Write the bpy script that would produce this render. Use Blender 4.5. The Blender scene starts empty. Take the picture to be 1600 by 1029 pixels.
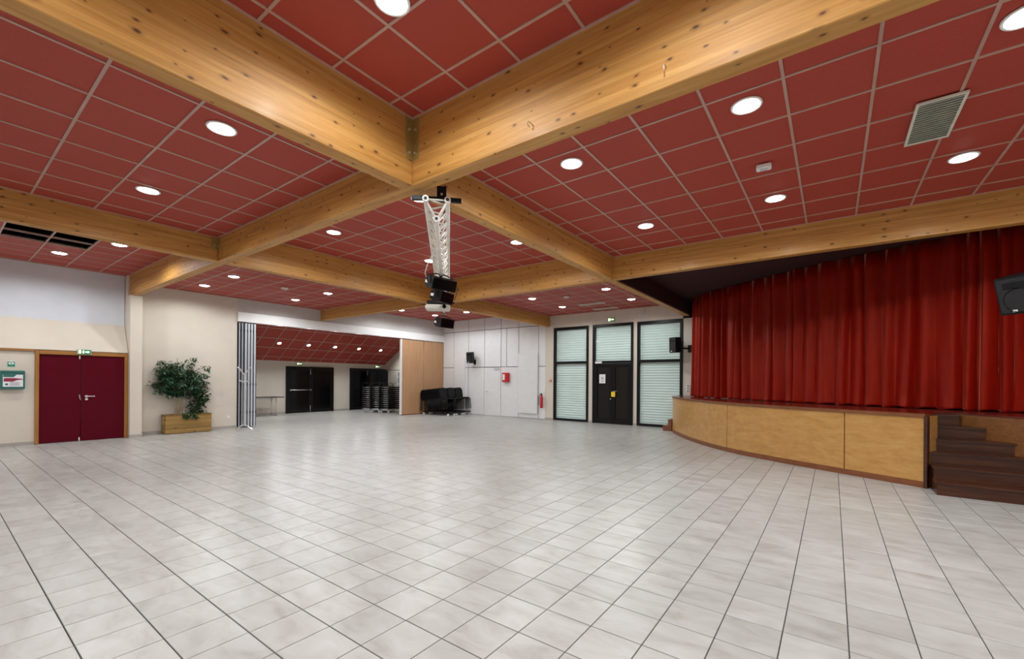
import bpy, bmesh, math, random
from mathutils import Vector, Matrix
random.seed(7)
S = bpy.context.scene
COL = S.collection
# ------------------------------------------------------------------ camera
H = 1.4606
YAW = 0.6287
ROLL = 0.0074
FPX = 676.0
cam = bpy.data.cameras.new('camera'); co = bpy.data.objects.new('camera', cam); COL.objects.link(co)
cam.sensor_fit = 'HORIZONTAL'; cam.sensor_width = 36.0; cam.lens = FPX/1600*36.0
cam.shift_x = (800-809.4)/1600.0; cam.shift_y = (593.9-514.5)/1600.0
cam.clip_start = 0.05; cam.clip_end = 100
fw = Vector((-math.sin(YAW), math.cos(YAW), 0)); rt = Vector((math.cos(YAW), math.sin(YAW), 0)); up = Vector((0, 0, 1))
cr, sr = math.cos(ROLL), math.sin(ROLL)
rt2 = rt*cr + up*sr; up2 = up*cr - rt*sr
co.matrix_world = Matrix(((rt2.x, up2.x, -fw.x, 0), (rt2.y, up2.y, -fw.y, 0), (rt2.z, up2.z, -fw.z, H), (0, 0, 0, 1)))
S.camera = co
# ------------------------------------------------------------------ light and exposure
w = bpy.data.worlds.new('world'); S.world = w; w.use_nodes = True
w.node_tree.nodes['Background'].inputs[0].default_value = (0.55, 0.6, 0.7, 1)
w.node_tree.nodes['Background'].inputs[1].default_value = 0.3
S.view_settings.view_transform = 'Standard'; S.view_settings.look = 'None'
S.view_settings.gamma = 1.0; S.view_settings.exposure = 0.0; S.view_settings.use_curve_mapping = False
LAMP_W = 103.0          # power of one recessed ceiling lamp
LAMP_COL = (0.95, 1.0, 1.01)
DISC = 22.0            # glow of its opal disc

# ------------------------------------------------------------------ materials
def nodes_mat(name):
    m = bpy.data.materials.new(name); m.use_nodes = True
    nt = m.node_tree; b = nt.nodes['Principled BSDF']
    return m, nt, b
def N(nt, t, **k):
    n = nt.nodes.new(t)
    for a, v in k.items():
        if a == 'op': n.operation = v
        elif a == 'i':
            for kk, vv in v.items(): n.inputs[kk].default_value = vv
        else: setattr(n, a, v)
    return n
def ramp(nt, fac, stops, interp='LINEAR'):
    r = nt.nodes.new('ShaderNodeValToRGB'); r.color_ramp.interpolation = interp
    e = r.color_ramp.elements
    while len(e) < len(stops): e.new(0.5)
    for s, (p, c) in zip(e, stops): s.position = p; s.color = (*c, 1)
    nt.links.new(fac, r.inputs[0]); return r.outputs[0]
def mixc(nt, fac, a, b, mode='MIX'):
    m = nt.nodes.new('ShaderNodeMix'); m.data_type = 'RGBA'; m.blend_type = mode
    for sock, v in ((0, fac), (6, a), (7, b)):
        if hasattr(v, 'is_linked'): nt.links.new(v, m.inputs[sock])
        else: m.inputs[sock].default_value = v if sock == 0 else (*v, 1)
    return m.outputs[2]
def plain(name, col, rough=0.5, metal=0.0, var=0.06, scale=6.0, bump=0.0, bscale=80.0, spec=0.5, emit=None, estr=0.0, coat=0.0):
    m, nt, b = nodes_mat(name)
    g = N(nt, 'ShaderNodeNewGeometry')
    n = N(nt, 'ShaderNodeTexNoise', i={'Scale': scale, 'Detail': 4.0}); nt.links.new(g.outputs['Position'], n.inputs['Vector'])
    lo = tuple(max(0, c*(1-var*2)) for c in col); hi = tuple(min(1, c*(1+var*2)) for c in col)
    c = ramp(nt, n.outputs[0], [(0.25, lo), (0.75, hi)])
    nt.links.new(c, b.inputs['Base Color'])
    b.inputs['Roughness'].default_value = rough; b.inputs['Metallic'].default_value = metal
    b.inputs['Specular IOR Level'].default_value = spec
    b.inputs['Coat Weight'].default_value = coat
    if bump:
        n2 = N(nt, 'ShaderNodeTexNoise', i={'Scale': bscale, 'Detail': 3.0}); nt.links.new(g.outputs['Position'], n2.inputs['Vector'])
        bp = N(nt, 'ShaderNodeBump', i={'Strength': bump, 'Distance': 0.004}); nt.links.new(n2.outputs[0], bp.inputs['Height']); nt.links.new(bp.outputs[0], b.inputs['Normal'])
    if emit:
        b.inputs['Emission Color'].default_value = (*emit, 1); b.inputs['Emission Strength'].default_value = estr
    return m
def wood(name, axis, dark, mid, light, lam=0.042, lam_amt=0.5, grain=1.0, knots=0.0, rough=0.4, coat=0.0, layer_axis='Z', bl=0.0):
    """grain runs along axis; lamellas are stacked along layer_axis"""
    m, nt, b = nodes_mat(name); L = nt.links
    g = N(nt, 'ShaderNodeNewGeometry'); sep = N(nt, 'ShaderNodeSeparateXYZ'); L.new(g.outputs['Position'], sep.inputs[0])
    mp = N(nt, 'ShaderNodeMapping')
    sc = {'X': (0.6, 9, 14), 'Y': (9, 0.6, 14), 'Z': (9, 9, 0.6)}[axis]
    mp.inputs['Scale'].default_value = tuple(s*grain for s in sc); L.new(g.outputs['Position'], mp.inputs[0])
    # lamella index shifts the grain and sets the tone
    dv = N(nt, 'ShaderNodeMath', op='DIVIDE', i={1: lam}); L.new(sep.outputs[layer_axis], dv.inputs[0])
    fl = N(nt, 'ShaderNodeMath', op='FLOOR'); L.new(dv.outputs[0], fl.inputs[0])
    wn = N(nt, 'ShaderNodeTexWhiteNoise', noise_dimensions='1D'); L.new(fl.outputs[0], wn.inputs['W'])
    off = N(nt, 'ShaderNodeVectorMath', op='ADD'); L.new(mp.outputs[0], off.inputs[0])
    sc2 = N(nt, 'ShaderNodeVectorMath', op='SCALE', i={3: 7.0}); L.new(wn.outputs['Color'], sc2.inputs[0]); L.new(sc2.outputs[0], off.inputs[1])
    n1 = N(nt, 'ShaderNodeTexNoise', i={'Scale': 1.5, 'Detail': 8.0, 'Roughness': 0.72, 'Distortion': 0.4}); L.new(off.outputs[0], n1.inputs['Vector'])
    c = ramp(nt, n1.outputs[0], [(0.28, dark), (0.5, mid), (0.72, light)])
    tone = N(nt, 'ShaderNodeMapRange', i={1: 0, 2: 1, 3: 1-0.35*lam_amt, 4: 1+0.2*lam_amt}); L.new(wn.outputs['Value'], tone.inputs[0])
    comb = N(nt, 'ShaderNodeCombineColor'); [L.new(tone.outputs[0], comb.inputs[k]) for k in range(3)]
    c = mixc(nt, 1.0, c, comb.outputs[0], 'MULTIPLY')
    fr = N(nt, 'ShaderNodeMath', op='FRACT'); L.new(dv.outputs[0], fr.inputs[0])
    ln = N(nt, 'ShaderNodeMath', op='LESS_THAN', i={1: 0.05}); L.new(fr.outputs[0], ln.inputs[0])
    lm = N(nt, 'ShaderNodeMath', op='MULTIPLY', i={1: 0.35*lam_amt}); L.new(ln.outputs[0], lm.inputs[0])
    c = mixc(nt, lm.outputs[0], c, tuple(v*0.45 for v in dark))
    if knots:
        pa, pb = {'X': ('X', 'Y'), 'Y': ('Y', 'X'), 'Z': ('Z', 'X')}[axis]
        sm = N(nt, 'ShaderNodeMath', op='ADD'); L.new(sep.outputs[pb], sm.inputs[0]); L.new(sep.outputs['Z' if axis != 'Z' else 'Y'], sm.inputs[1])
        cv = N(nt, 'ShaderNodeCombineXYZ'); L.new(sep.outputs[pa], cv.inputs[0]); L.new(sm.outputs[0], cv.inputs[1])
        mk = N(nt, 'ShaderNodeMapping'); mk.inputs['Scale'].default_value = (4.6, 9.0, 1); L.new(cv.outputs[0], mk.inputs[0])
        nk = N(nt, 'ShaderNodeTexNoise', i={'Scale': 14.0, 'Detail': 2.0}); L.new(g.outputs['Position'], nk.inputs['Vector'])
        sk = N(nt, 'ShaderNodeVectorMath', op='SCALE', i={3: 0.16}); L.new(nk.outputs['Color'], sk.inputs[0])
        ak = N(nt, 'ShaderNodeVectorMath', op='ADD'); L.new(mk.outputs[0], ak.inputs[0]); L.new(sk.outputs[0], ak.inputs[1])
        v = N(nt, 'ShaderNodeTexVoronoi', voronoi_dimensions='2D', i={'Scale': 1.0, 'Randomness': 1.0}); L.new(ak.outputs[0], v.inputs['Vector'])
        vc = N(nt, 'ShaderNodeSeparateColor'); L.new(v.outputs['Color'], vc.inputs[0]); vr = N(nt, 'ShaderNodeMapRange', i={1: 0, 2: 1, 3: 0.3, 4: 1.25}); L.new(vc.outputs[1], vr.inputs[0]); vd = N(nt, 'ShaderNodeMath', op='DIVIDE'); L.new(v.outputs['Distance'], vd.inputs[0]); L.new(vr.outputs[0], vd.inputs[1])
        kk = ramp(nt, vd.outputs[0], [(0.0, (1, 1, 1)), (0.055, (0.9, 0.9, 0.9)), (0.095, (0.35, 0.35, 0.35)), (0.2, (0, 0, 0))])
        vs = N(nt, 'ShaderNodeSeparateColor'); L.new(v.outputs['Color'], vs.inputs[0])
        gt = N(nt, 'ShaderNodeMath', op='GREATER_THAN', i={1: 1-knots}); L.new(vs.outputs[0], gt.inputs[0])
        ml = N(nt, 'ShaderNodeMath', op='MULTIPLY'); L.new(kk, ml.inputs[0]); L.new(gt.outputs[0], ml.inputs[1])
        c = mixc(nt, ml.outputs[0], c, (0.095, 0.028, 0.008))
    L.new(c, b.inputs['Base Color'])
    b.inputs['Roughness'].default_value = rough; b.inputs['Coat Weight'].default_value = coat
    b.inputs['Coat Roughness'].default_value = 0.2
    bp = N(nt, 'ShaderNodeBump', i={'Strength': 0.12, 'Distance': 0.003}); L.new(n1.outputs[0], bp.inputs['Height']); L.new(bp.outputs[0], b.inputs['Normal'])
    return m
T = 0.31
TX0, TY0 = -7.7359*T, 5.5821*T*-1     # tile lines: x = TX0 + b*T ; y = -TY0.. see floor
def floor_tile_mat():
    m, nt, b = nodes_mat('glazed_stone_tile'); L = nt.links
    g = N(nt, 'ShaderNodeNewGeometry')
    ad = N(nt, 'ShaderNodeVectorMath', op='ADD'); ad.inputs[1].default_value = (7.7359*T+31*T, -5.5821*T+31*T, 0.05); L.new(g.outputs['Position'], ad.inputs[0])
    dv = N(nt, 'ShaderNodeVectorMath', op='SCALE', i={3: 1/T}); L.new(ad.outputs[0], dv.inputs[0])
    fl = N(nt, 'ShaderNodeVectorMath', op='FLOOR'); L.new(dv.outputs[0], fl.inputs[0])
    wn = N(nt, 'ShaderNodeTexWhiteNoise', noise_dimensions='3D'); L.new(fl.outputs[0], wn.inputs['Vector'])
    of = N(nt, 'ShaderNodeVectorMath', op='SCALE', i={3: 30.0}); L.new(wn.outputs['Color'], of.inputs[0])
    a2 = N(nt, 'ShaderNodeVectorMath', op='ADD'); L.new(dv.outputs[0], a2.inputs[0]); L.new(of.outputs[0], a2.inputs[1])
    mp = N(nt, 'ShaderNodeMapping'); mp.inputs['Scale'].default_value = (1.0, 2.2, 1.0); L.new(a2.outputs[0], mp.inputs[0])
    n1 = N(nt, 'ShaderNodeTexNoise', i={'Scale': 0.95, 'Detail': 5.0, 'Roughness': 0.55, 'Distortion': 0.6}); L.new(mp.outputs[0], n1.inputs['Vector'])
    c = ramp(nt, n1.outputs[0], [(0.25, (0.34, 0.325, 0.30)), (0.45, (0.43, 0.425, 0.40)), (0.7, (0.50, 0.50, 0.485))])
    ton = N(nt, 'ShaderNodeMapRange', i={1: 0, 2: 1, 3: 0.94, 4: 1.04}); L.new(wn.outputs['Value'], ton.inputs[0])
    comb = N(nt, 'ShaderNodeCombineColor'); [L.new(ton.outputs[0], comb.inputs[k]) for k in range(3)]
    c = mixc(nt, 1.0, c, comb.outputs[0], 'MULTIPLY'); L.new(c, b.inputs['Base Color'])
    rr = N(nt, 'ShaderNodeMapRange', i={1: 0, 2: 1, 3: 0.29, 4: 0.37}); L.new(n1.outputs[0], rr.inputs[0]); L.new(rr.outputs[0], b.inputs['Roughness'])
    n3 = N(nt, 'ShaderNodeTexNoise', i={'Scale': 12.0, 'Detail': 3.0}); L.new(g.outputs['Position'], n3.inputs['Vector'])
    bp = N(nt, 'ShaderNodeBump', i={'Strength': 0.12, 'Distance': 0.004}); L.new(n3.outputs[0], bp.inputs['Height']); L.new(bp.outputs[0], b.inputs['Normal'])
    return m
def ceil_tile_mat(name, col):
    m, nt, b = nodes_mat(name); L = nt.links
    g = N(nt, 'ShaderNodeNewGeometry')
    n = N(nt, 'ShaderNodeTexNoise', i={'Scale': 170.0, 'Detail': 4.0, 'Roughness': 0.8}); L.new(g.outputs['Position'], n.inputs['Vector'])
    c = ramp(nt, n.outputs[0], [(0.3, tuple(v*0.72 for v in col)), (0.7, tuple(v*1.25 for v in col))])
    L.new(c, b.inputs['Base Color']); b.inputs['Roughness'].default_value = 0.62; b.inputs['Specular IOR Level'].default_value = 0.35
    bp = N(nt, 'ShaderNodeBump', i={'Strength': 0.25, 'Distance': 0.002}); L.new(n.outputs[0], bp.inputs['Height']); L.new(bp.outputs[0], b.inputs['Normal'])
    return m
def velvet():
    m, nt, b = nodes_mat('red_velvet'); L = nt.links
    g = N(nt, 'ShaderNodeNewGeometry'); mp = N(nt, 'ShaderNodeMapping'); mp.inputs['Scale'].default_value = (40, 40, 3); L.new(g.outputs['Position'], mp.inputs[0])
    n = N(nt, 'ShaderNodeTexNoise', i={'Scale': 1.0, 'Detail': 4.0}); L.new(mp.outputs[0], n.inputs['Vector'])
    c = ramp(nt, n.outputs[0], [(0.3, (0.21, 0.003, 0.001)), (0.7, (0.30, 0.006, 0.001))]); L.new(c, b.inputs['Base Color'])
    b.inputs['Roughness'].default_value = 0.5; b.inputs['Specular IOR Level'].default_value = 0.45; b.inputs['Specular Tint'].default_value = (1, 0.45, 0.3, 1)
    b.inputs['Sheen Weight'].default_value = 0.8; b.inputs['Sheen Roughness'].default_value = 0.25; b.inputs['Sheen Tint'].default_value = (1, 0.42, 0.28, 1)
    return m
def glass_mat():
    m = bpy.data.materials.new('window_glass'); m.use_nodes = True; nt = m.node_tree; nt.nodes.clear()
    o = nt.nodes.new('ShaderNodeOutputMaterial'); t = nt.nodes.new('ShaderNodeBsdfTransparent'); t.inputs[0].default_value = (0.965, 0.985, 0.98, 1)
    gl = nt.nodes.new('ShaderNodeBsdfGlossy'); gl.inputs['Roughness'].default_value = 0.03
    lw = nt.nodes.new('ShaderNodeLayerWeight'); lw.inputs[0].default_value = .5; pw = nt.nodes.new('ShaderNodeMath'); pw.operation = 'POWER'; pw.inputs[1].default_value = 4.0; nt.links.new(lw.outputs['Facing'], pw.inputs[0]); fr = nt.nodes.new('ShaderNodeMath'); fr.operation = 'MULTIPLY_ADD'; fr.inputs[1].default_value = .7; fr.inputs[2].default_value = .03; nt.links.new(pw.outputs[0], fr.inputs[0])
    mx = nt.nodes.new('ShaderNodeMixShader'); nt.links.new(fr.outputs[0], mx.inputs[0]); nt.links.new(t.outputs[0], mx.inputs[1]); nt.links.new(gl.outputs[0], mx.inputs[2])
    nt.links.new(mx.outputs[0], o.inputs[0]); return m
def disc_mat(name, s):
    m = bpy.data.materials.new(name); m.use_nodes = True; nt = m.node_tree; nt.nodes.clear()
    o = nt.nodes.new('ShaderNodeOutputMaterial'); e = nt.nodes.new('ShaderNodeEmission'); e.inputs[0].default_value = (1, 0.985, 0.96, 1); e.inputs[1].default_value = s
    nt.links.new(e.outputs[0], o.inputs[0]); return m

GD, GM, GL = (0.37, 0.155, 0.026), (0.545, 0.27, 0.065), (0.67, 0.385, 0.125)
MAT = dict(
    grout=plain('grout', (0.05, 0.047, 0.045), 0.9),
    tile=floor_tile_mat(),
    ceil=ceil_tile_mat('red_mineral_tile', (0.41, 0.060, 0.041)),
    runner=plain('pink_grey_runner', (0.50, 0.31, 0.26), 0.4),
    gx=wood('glulam_x', 'X', GD, GM, GL, lam_amt=0.38, knots=0.5, rough=0.55, coat=0.03),
    gy=wood('glulam_y', 'Y', GD, GM, GL, lam_amt=0.38, knots=0.5, rough=0.55, coat=0.03),
    beige=plain('beige_plaster', (0.685, 0.625, 0.54), 0.85, var=0.02, scale=2.0, bump=0.25, bscale=60),
    bluewhite=plain('pale_plaster', (0.66, 0.685, 0.74), 0.85, var=0.03, scale=2.0, bump=0.5, bscale=45),
    white=plain('white_laminate', (0.78, 0.785, 0.79), 0.45, var=0.015),
    whitebright=plain('white_paint', (0.84, 0.84, 0.84), 0.4, var=0.01),
    greywall=plain('light_grey_wall', (0.60, 0.585, 0.57), 0.8, var=0.02),
    joint=plain('joint_shadow_gap', (0.10, 0.10, 0.10), 0.9),
    skirt=plain('grey_tile_skirting', (0.42, 0.385, 0.35), 0.5),
    black=plain('black_aluminium', (0.0054, 0.0054, 0.0059), 0.35, spec=0.25),
    brownblack=plain('dark_brown_panel', (0.0099, 0.0072, 0.0045), 0.45, spec=0.25),
    blackgloss=plain('black_gloss_glass', (0.0027, 0.0027, 0.0040), 0.12, spec=0.25),
    shutter=plain('pale_shutter', (0.80, 0.90, 0.88), 0.45, var=0.01),
    glass=glass_mat(),
    reddoor=plain('crimson_door_paint', (0.095, 0.0, 0.008), 0.5, var=0.03, spec=0.12),
    frame=wood('orange_door_frame', 'Z', (0.26, 0.10, 0.02), (0.38, 0.16, 0.035), (0.46, 0.21, 0.05), lam=5, lam_amt=0, rough=0.4),
    framey=wood('orange_door_head', 'Y', (0.26, 0.10, 0.02), (0.38, 0.16, 0.035), (0.46, 0.21, 0.05), lam=5, lam_amt=0, rough=0.4),
    chrome=plain('brushed_chrome', (0.80, 0.80, 0.81), 0.3, metal=1.0, var=0.02),
    alu=plain('anodised_aluminium', (0.60, 0.63, 0.68), 0.4, metal=0.25, var=0.02),
    darkgap=plain('dark_seal', (0.015, 0.018, 0.028), 0.6),
    oak=wood('beige_wood_panel', 'Z', (0.44, 0.235, 0.115), (0.50, 0.28, 0.145), (0.54, 0.315, 0.17), lam=5, lam_amt=0, rough=0.5),
    ply=wood('stage_plywood', 'X', (0.40, 0.19, 0.045), (0.50, 0.26, 0.07), (0.58, 0.33, 0.11), lam=5, lam_amt=0, grain=0.5, rough=0.32, coat=0.25),
    plyedge=wood('stage_trim_wood', 'X', (0.13, 0.038, 0.012), (0.19, 0.062, 0.02), (0.25, 0.09, 0.03), lam=5, lam_amt=0, rough=0.35),
    deck=wood('stage_deck_wood', 'X', (0.07, 0.008, 0.005), (0.11, 0.014, 0.008), (0.15, 0.02, 0.01), lam=0.09, lam_amt=0.6, rough=0.25, coat=0.3, layer_axis='Y'),
    sidewood_shaded=wood('shaded_side_wood', 'X', (0.13, 0.045, 0.010), (0.20, 0.075, 0.018), (0.26, 0.11, 0.03), lam=5, lam_amt=0, rough=0.5),  # wood colour darkened to carry the shade of the overhanging curtain
    step=wood('dark_step_wood', 'X', (0.014, 0.003, 0.001), (0.055, 0.014, 0.004), (0.105, 0.032, 0.010), lam=5, lam_amt=0, grain=1.6, rough=0.32),
    velvet=velvet(),
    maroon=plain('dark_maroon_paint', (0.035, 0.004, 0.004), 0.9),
    planter=wood('treated_pine', 'Y', (0.22, 0.12, 0.03), (0.34, 0.20, 0.055), (0.44, 0.28, 0.09), lam=0.118, lam_amt=0.5, knots=0.3, rough=0.7),
    soil=plain('soil', (0.03, 0.02, 0.012), 0.95),
    bark=plain('pale_bark', (0.30, 0.23, 0.15), 0.8, var=0.15),
    leaf=plain('ficus_leaf', (0.035, 0.095, 0.045), 0.35, var=0.35, scale=9),
    leaf2=plain('ivy_leaf', (0.012, 0.06, 0.016), 0.4, var=0.35, scale=12),
    trusswhite=plain('white_truss_paint', (0.82, 0.80, 0.74), 0.35),
    plastic=plain('black_plastic', (0.0054, 0.0054, 0.0063), 0.42, spec=0.25),
    grille=plain('black_metal_grille', (0.007, 0.007, 0.008), 0.5, bump=0.6, bscale=300),
    fabric=plain('black_vinyl', (0.0045, 0.0049, 0.0063), 0.38, spec=0.25, var=0.2),
    tubeblk=plain('black_tube', (0.0054, 0.0054, 0.0059), 0.3, spec=0.25),
    castor=plain('white_castor', (0.80, 0.79, 0.76), 0.5),
    vent=plain('grey_vent_metal', (0.72, 0.71, 0.62), 0.5),
    ventin=plain('vent_dark_core', (0.34, 0.34, 0.30), 0.8),
    red=plain('fire_red', (0.55, 0.01, 0.012), 0.35),
    green=plain('safety_green', (0.0, 0.17, 0.09), 0.4, emit=(0.0, 0.35, 0.16), estr=0.25),
    signglow=plain('sign_white', (0.9, 0.95, 0.7), 0.4, emit=(1.0, 0.98, 0.62), estr=1.6),
    signbox=plain('sign_casing', (0.55, 0.55, 0.42), 0.5),
    teal=plain('teal_cabinet', (0.03, 0.155, 0.135), 0.3),
    paper=plain('paper', (0.82, 0.82, 0.85), 0.7, var=0.01),
    ink=plain('dark_print', (0.05, 0.05, 0.06), 0.7),
    plum=plain('plum_print', (0.28, 0.02, 0.06), 0.6),
    yellow=plain('yellow_card', (0.85, 0.62, 0.03), 0.6),
    disc=disc_mat('opal_lamp_disc', DISC),
    voidb=plain('ceiling_void_black', (0.004, 0.004, 0.004), 1.0),
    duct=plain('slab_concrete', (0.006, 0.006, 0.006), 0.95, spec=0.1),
    brass=plain('galvanised_plate', (0.42, 0.30, 0.10), 0.45, metal=0.5),
    lens=plain('pale_lens', (0.6, 0.65, 0.7), 0.15),
    tabletop=plain('dark_table_top', (0.03, 0.03, 0.035), 0.4),
)
# ------------------------------------------------------------------ mesh helpers
class MB:
    def __init__(s): s.v = []; s.f = []; s.sm = []
    def add(s, vs, fs, smooth=False):
        o = len(s.v); s.v += [tuple(v) for v in vs]
        for f in fs: s.f.append(tuple(i+o for i in f)); s.sm.append(smooth)
        return s
    def box(s, x0, x1, y0, y1, z0, z1):
        return s.add([(x0, y0, z0), (x1, y0, z0), (x1, y1, z0), (x0, y1, z0), (x0, y0, z1), (x1, y0, z1), (x1, y1, z1), (x0, y1, z1)],
                     [(0, 3, 2, 1), (4, 5, 6, 7), (0, 1, 5, 4), (1, 2, 6, 5), (2, 3, 7, 6), (3, 0, 4, 7)])
    def obox(s, c, ax, ay, az, hx, hy, hz):
        """oriented box: centre, three unit axes, half sizes"""
        c = Vector(c); ax, ay, az = Vector(ax), Vector(ay), Vector(az); vs = []
        for k in (-1, 1):
            for i, j in ((-1, -1), (1, -1), (1, 1), (-1, 1)): vs.append(c+ax*hx*i+ay*hy*j+az*hz*k)
        return s.add(vs, [(0, 3, 2, 1), (4, 5, 6, 7), (0, 1, 5, 4), (1, 2, 6, 5), (2, 3, 7, 6), (3, 0, 4, 7)])
    def tube(s, p, q, r, n=8, r2=None, caps=True):
        p, q = Vector(p), Vector(q); d = (q-p).normalized()
        a = d.orthogonal().normalized(); b = d.cross(a); r2 = r if r2 is None else r2
        vs = []
        for k in range(n):
            t = 2*math.pi*k/n; u = a*math.cos(t)+b*math.sin(t); vs += [p+u*r, q+u*r2]
        fs = [(2*k, 2*((k+1) % n), 2*((k+1) % n)+1, 2*k+1) for k in range(n)]
        s.add(vs, fs, True)
        if caps: s.add([v for v in vs], [tuple(range(0, 2*n, 2))[::-1], tuple(range(1, 2*n, 2))])
        return s
    def path(s, pts, r, n=6):
        """bent tube through points"""
        P = [Vector(p) for p in pts]; rings = []
        a = None
        for i, p in enumerate(P):
            d = ((P[min(i+1, len(P)-1)]-P[max(i-1, 0)])).normalized()
            a = d.orthogonal().normalized() if a is None else (a-d*a.dot(d)).normalized()
            b = d.cross(a); rr = r[i] if isinstance(r, (list, tuple)) else r
            rings.append([p+(a*math.cos(2*math.pi*k/n)+b*math.sin(2*math.pi*k/n))*rr for k in range(n)])
        vs = [v for rg in rings for v in rg]; m = len(P)
        fs = [(i*n+k, i*n+(k+1) % n, (i+1)*n+(k+1) % n, (i+1)*n+k) for i in range(m-1) for k in range(n)]
        s.add(vs, fs, True); s.add([*rings[0], *rings[-1]], [tuple(range(n))[::-1], tuple(range(n, 2*n))]); return s
    def prism(s, poly, z0, z1, smooth=False):
        n = len(poly)
        s.add([(x, y, z0) for x, y in poly]+[(x, y, z1) for x, y in poly], [tuple(range(n))[::-1], tuple(range(n, 2*n))])
        return s.add([(x, y, z0) for x, y in poly]+[(x, y, z1) for x, y in poly], [(i, (i+1) % n, (i+1) % n+n, i+n) for i in range(n)], smooth)
    def extr(s, poly3, off):
        """closed 3d polygon extruded by a vector"""
        n = len(poly3); o = Vector(off); A = [Vector(p) for p in poly3]; B = [p+o for p in A]
        s.add(A+B, [tuple(range(n))[::-1], tuple(range(n, 2*n))]+[(i, (i+1) % n, (i+1) % n+n, i+n) for i in range(n)]); return s
    def lathe(s, c, prof, n=24, axis='Z'):
        c = Vector(c); vs = []
        for r, z in prof:
            for k in range(n):
                t = 2*math.pi*k/n
                p = Vector((r*math.cos(t), r*math.sin(t), z))
                if axis == 'Y': p = Vector((p.x, p.z, p.y))
                if axis == 'X': p = Vector((p.z, p.x, p.y))
                vs.append(c+p)
        m = len(prof); s.add(vs, [(i*n+k, i*n+(k+1) % n, (i+1)*n+(k+1) % n, (i+1)*n+k) for i in range(m-1) for k in range(n)], True)
        return s
    def mesh(s, name, off=(0, 0, 0), bevel=0.0, seg=1, fix=True):
        me = bpy.data.meshes.new(name); o = Vector(off)
        me.from_pydata([(v[0]-o.x, v[1]-o.y, v[2]-o.z) for v in s.v], [], s.f)
        me.polygons.foreach_set('use_smooth', s.sm)
        if bevel or fix:
            bm = bmesh.new(); bm.from_mesh(me)
            if fix: bmesh.ops.remove_doubles(bm, verts=bm.verts, dist=1e-5) if len(bm.verts) < 4000 else None
            bmesh.ops.recalc_face_normals(bm, faces=bm.faces)
            if bevel: bmesh.ops.bevel(bm, geom=[e for e in bm.edges if e.is_manifold and e.calc_face_angle(0) > 0.6], offset=bevel, segments=seg, affect='EDGES', clamp_overlap=True)
            for e in bm.edges:
                if e.is_manifold and e.calc_face_angle(0) > 0.7: e.smooth = False
            bm.to_mesh(me); bm.free()
        me.update(); return me
    def base(s):
        xs, ys, zs = zip(*s.v); return ((min(xs)+max(xs))/2, (min(ys)+max(ys))/2, min(zs))
def wloc(p):
    l = Vector((0, 0, 0))
    while p: l += p.location; p = p.parent
    return l
def tag(o, label=None, cat=None, group=None, kind=None):
    if label: o['label'] = label
    if cat: o['category'] = cat
    if group: o['group'] = group
    if kind: o['kind'] = kind
    return o
def top(name, loc, label, cat, group=None, kind=None):
    o = bpy.data.objects.new(name, None); COL.objects.link(o); o.location = loc; o.empty_display_size = 0.1
    return tag(o, label, cat, group, kind)
def obj(name, mb, m, parent=None, bevel=0.0, seg=1, label=None, cat=None, group=None, kind=None):
    """mesh given in world coordinates"""
    off = wloc(parent) if parent else Vector(mb.base())
    me = mb.mesh(name, off, bevel, seg); me.materials.append(MAT[m] if isinstance(m, str) else m)
    o = bpy.data.objects.new(name, me); COL.objects.link(o)
    if parent: o.parent = parent
    else: o.location = off
    return tag(o, label, cat, group, kind)
def struct(name, mb, m, label, cat, parent=None, bevel=0.0): return obj(name, mb, m, parent, bevel, label=label, cat=cat, kind='structure')
def copy_tree(o, parent=None):
    c = o.copy(); COL.objects.link(c); c.parent = parent
    for ch in o.children: copy_tree(ch, c)
    return c
def B(*a): return MB().box(*a)

# ------------------------------------------------------------------ room measures
XL, YB, ZB = -14.2, 13.82, 3.465      # left wall plane, back wall plane, beam underside
XR, YN = 4.5, -4.0                    # the walls behind and beside the camera
# ------------------------------------------------------------------ floor
fl = struct('floor', B(-18.9, XR, YN, 14.0, -0.15, -0.006), 'grout', 'dark grout bed under the pale square floor tiles', 'floor')
def tile_mb(cx, cy, mb=None):
    mb = mb or MB(); h = T/2-0.003; c = 0.0022
    a = [(cx-h, cy-h), (cx+h, cy-h), (cx+h, cy+h), (cx-h, cy+h)]; b_ = [(cx-h+c, cy-h+c), (cx+h-c, cy-h+c), (cx+h-c, cy+h-c), (cx-h+c, cy+h-c)]
    mb.add([(x, y, -0.006) for x, y in a]+[(x, y, -0.0018) for x, y in a]+[(x, y, 0.0) for x, y in b_],
           [(8, 9, 10, 11)]+[(i, (i+1) % 4, 4+(i+1) % 4, 4+i) for i in range(4)]+[(4+i, 4+(i+1) % 4, 8+(i+1) % 4, 8+i) for i in range(4)])
    return mb
cells = []
for bi in range(-60, 60):
    for ai in range(-60, 60):
        cx = (bi+0.5-7.7359)*T; cy = (ai+0.5+5.5821)*T
        if -18.7 < cx < XR-0.1 and YN+0.1 < cy < 13.75 and not (cx < -14.3 and cy < 2.9):
            d = Vector((cx, cy, 0)).dot(fw); r = Vector((cx, cy, 0)).dot(rt)
            vis = d > 0.9 and 809+676*r/d > -40 and 809+676*r/d < 1640 and 594+676*H/d < 1075
            cells.append((0 if vis else 1, d if d > 0 else 99, cx, cy))
cells.sort()
tile_me = tile_mb(0, 0).mesh('tile', fix=False); tile_me.materials.append(MAT['tile'])
fz = fl.location.copy()
for k, (_, d, cx, cy) in enumerate(cells[:300]):
    o = bpy.data.objects.new('tile', tile_me); o.parent = fl; o.location = (cx-fz.x, cy-fz.y, -fz.z); COL.objects.link(o)
rest = MB()
for _, d, cx, cy in cells[300:]: tile_mb(cx, cy, rest)
me = rest.mesh('tile_field', fz, fix=False); me.materials.append(MAT['tile'])
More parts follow.
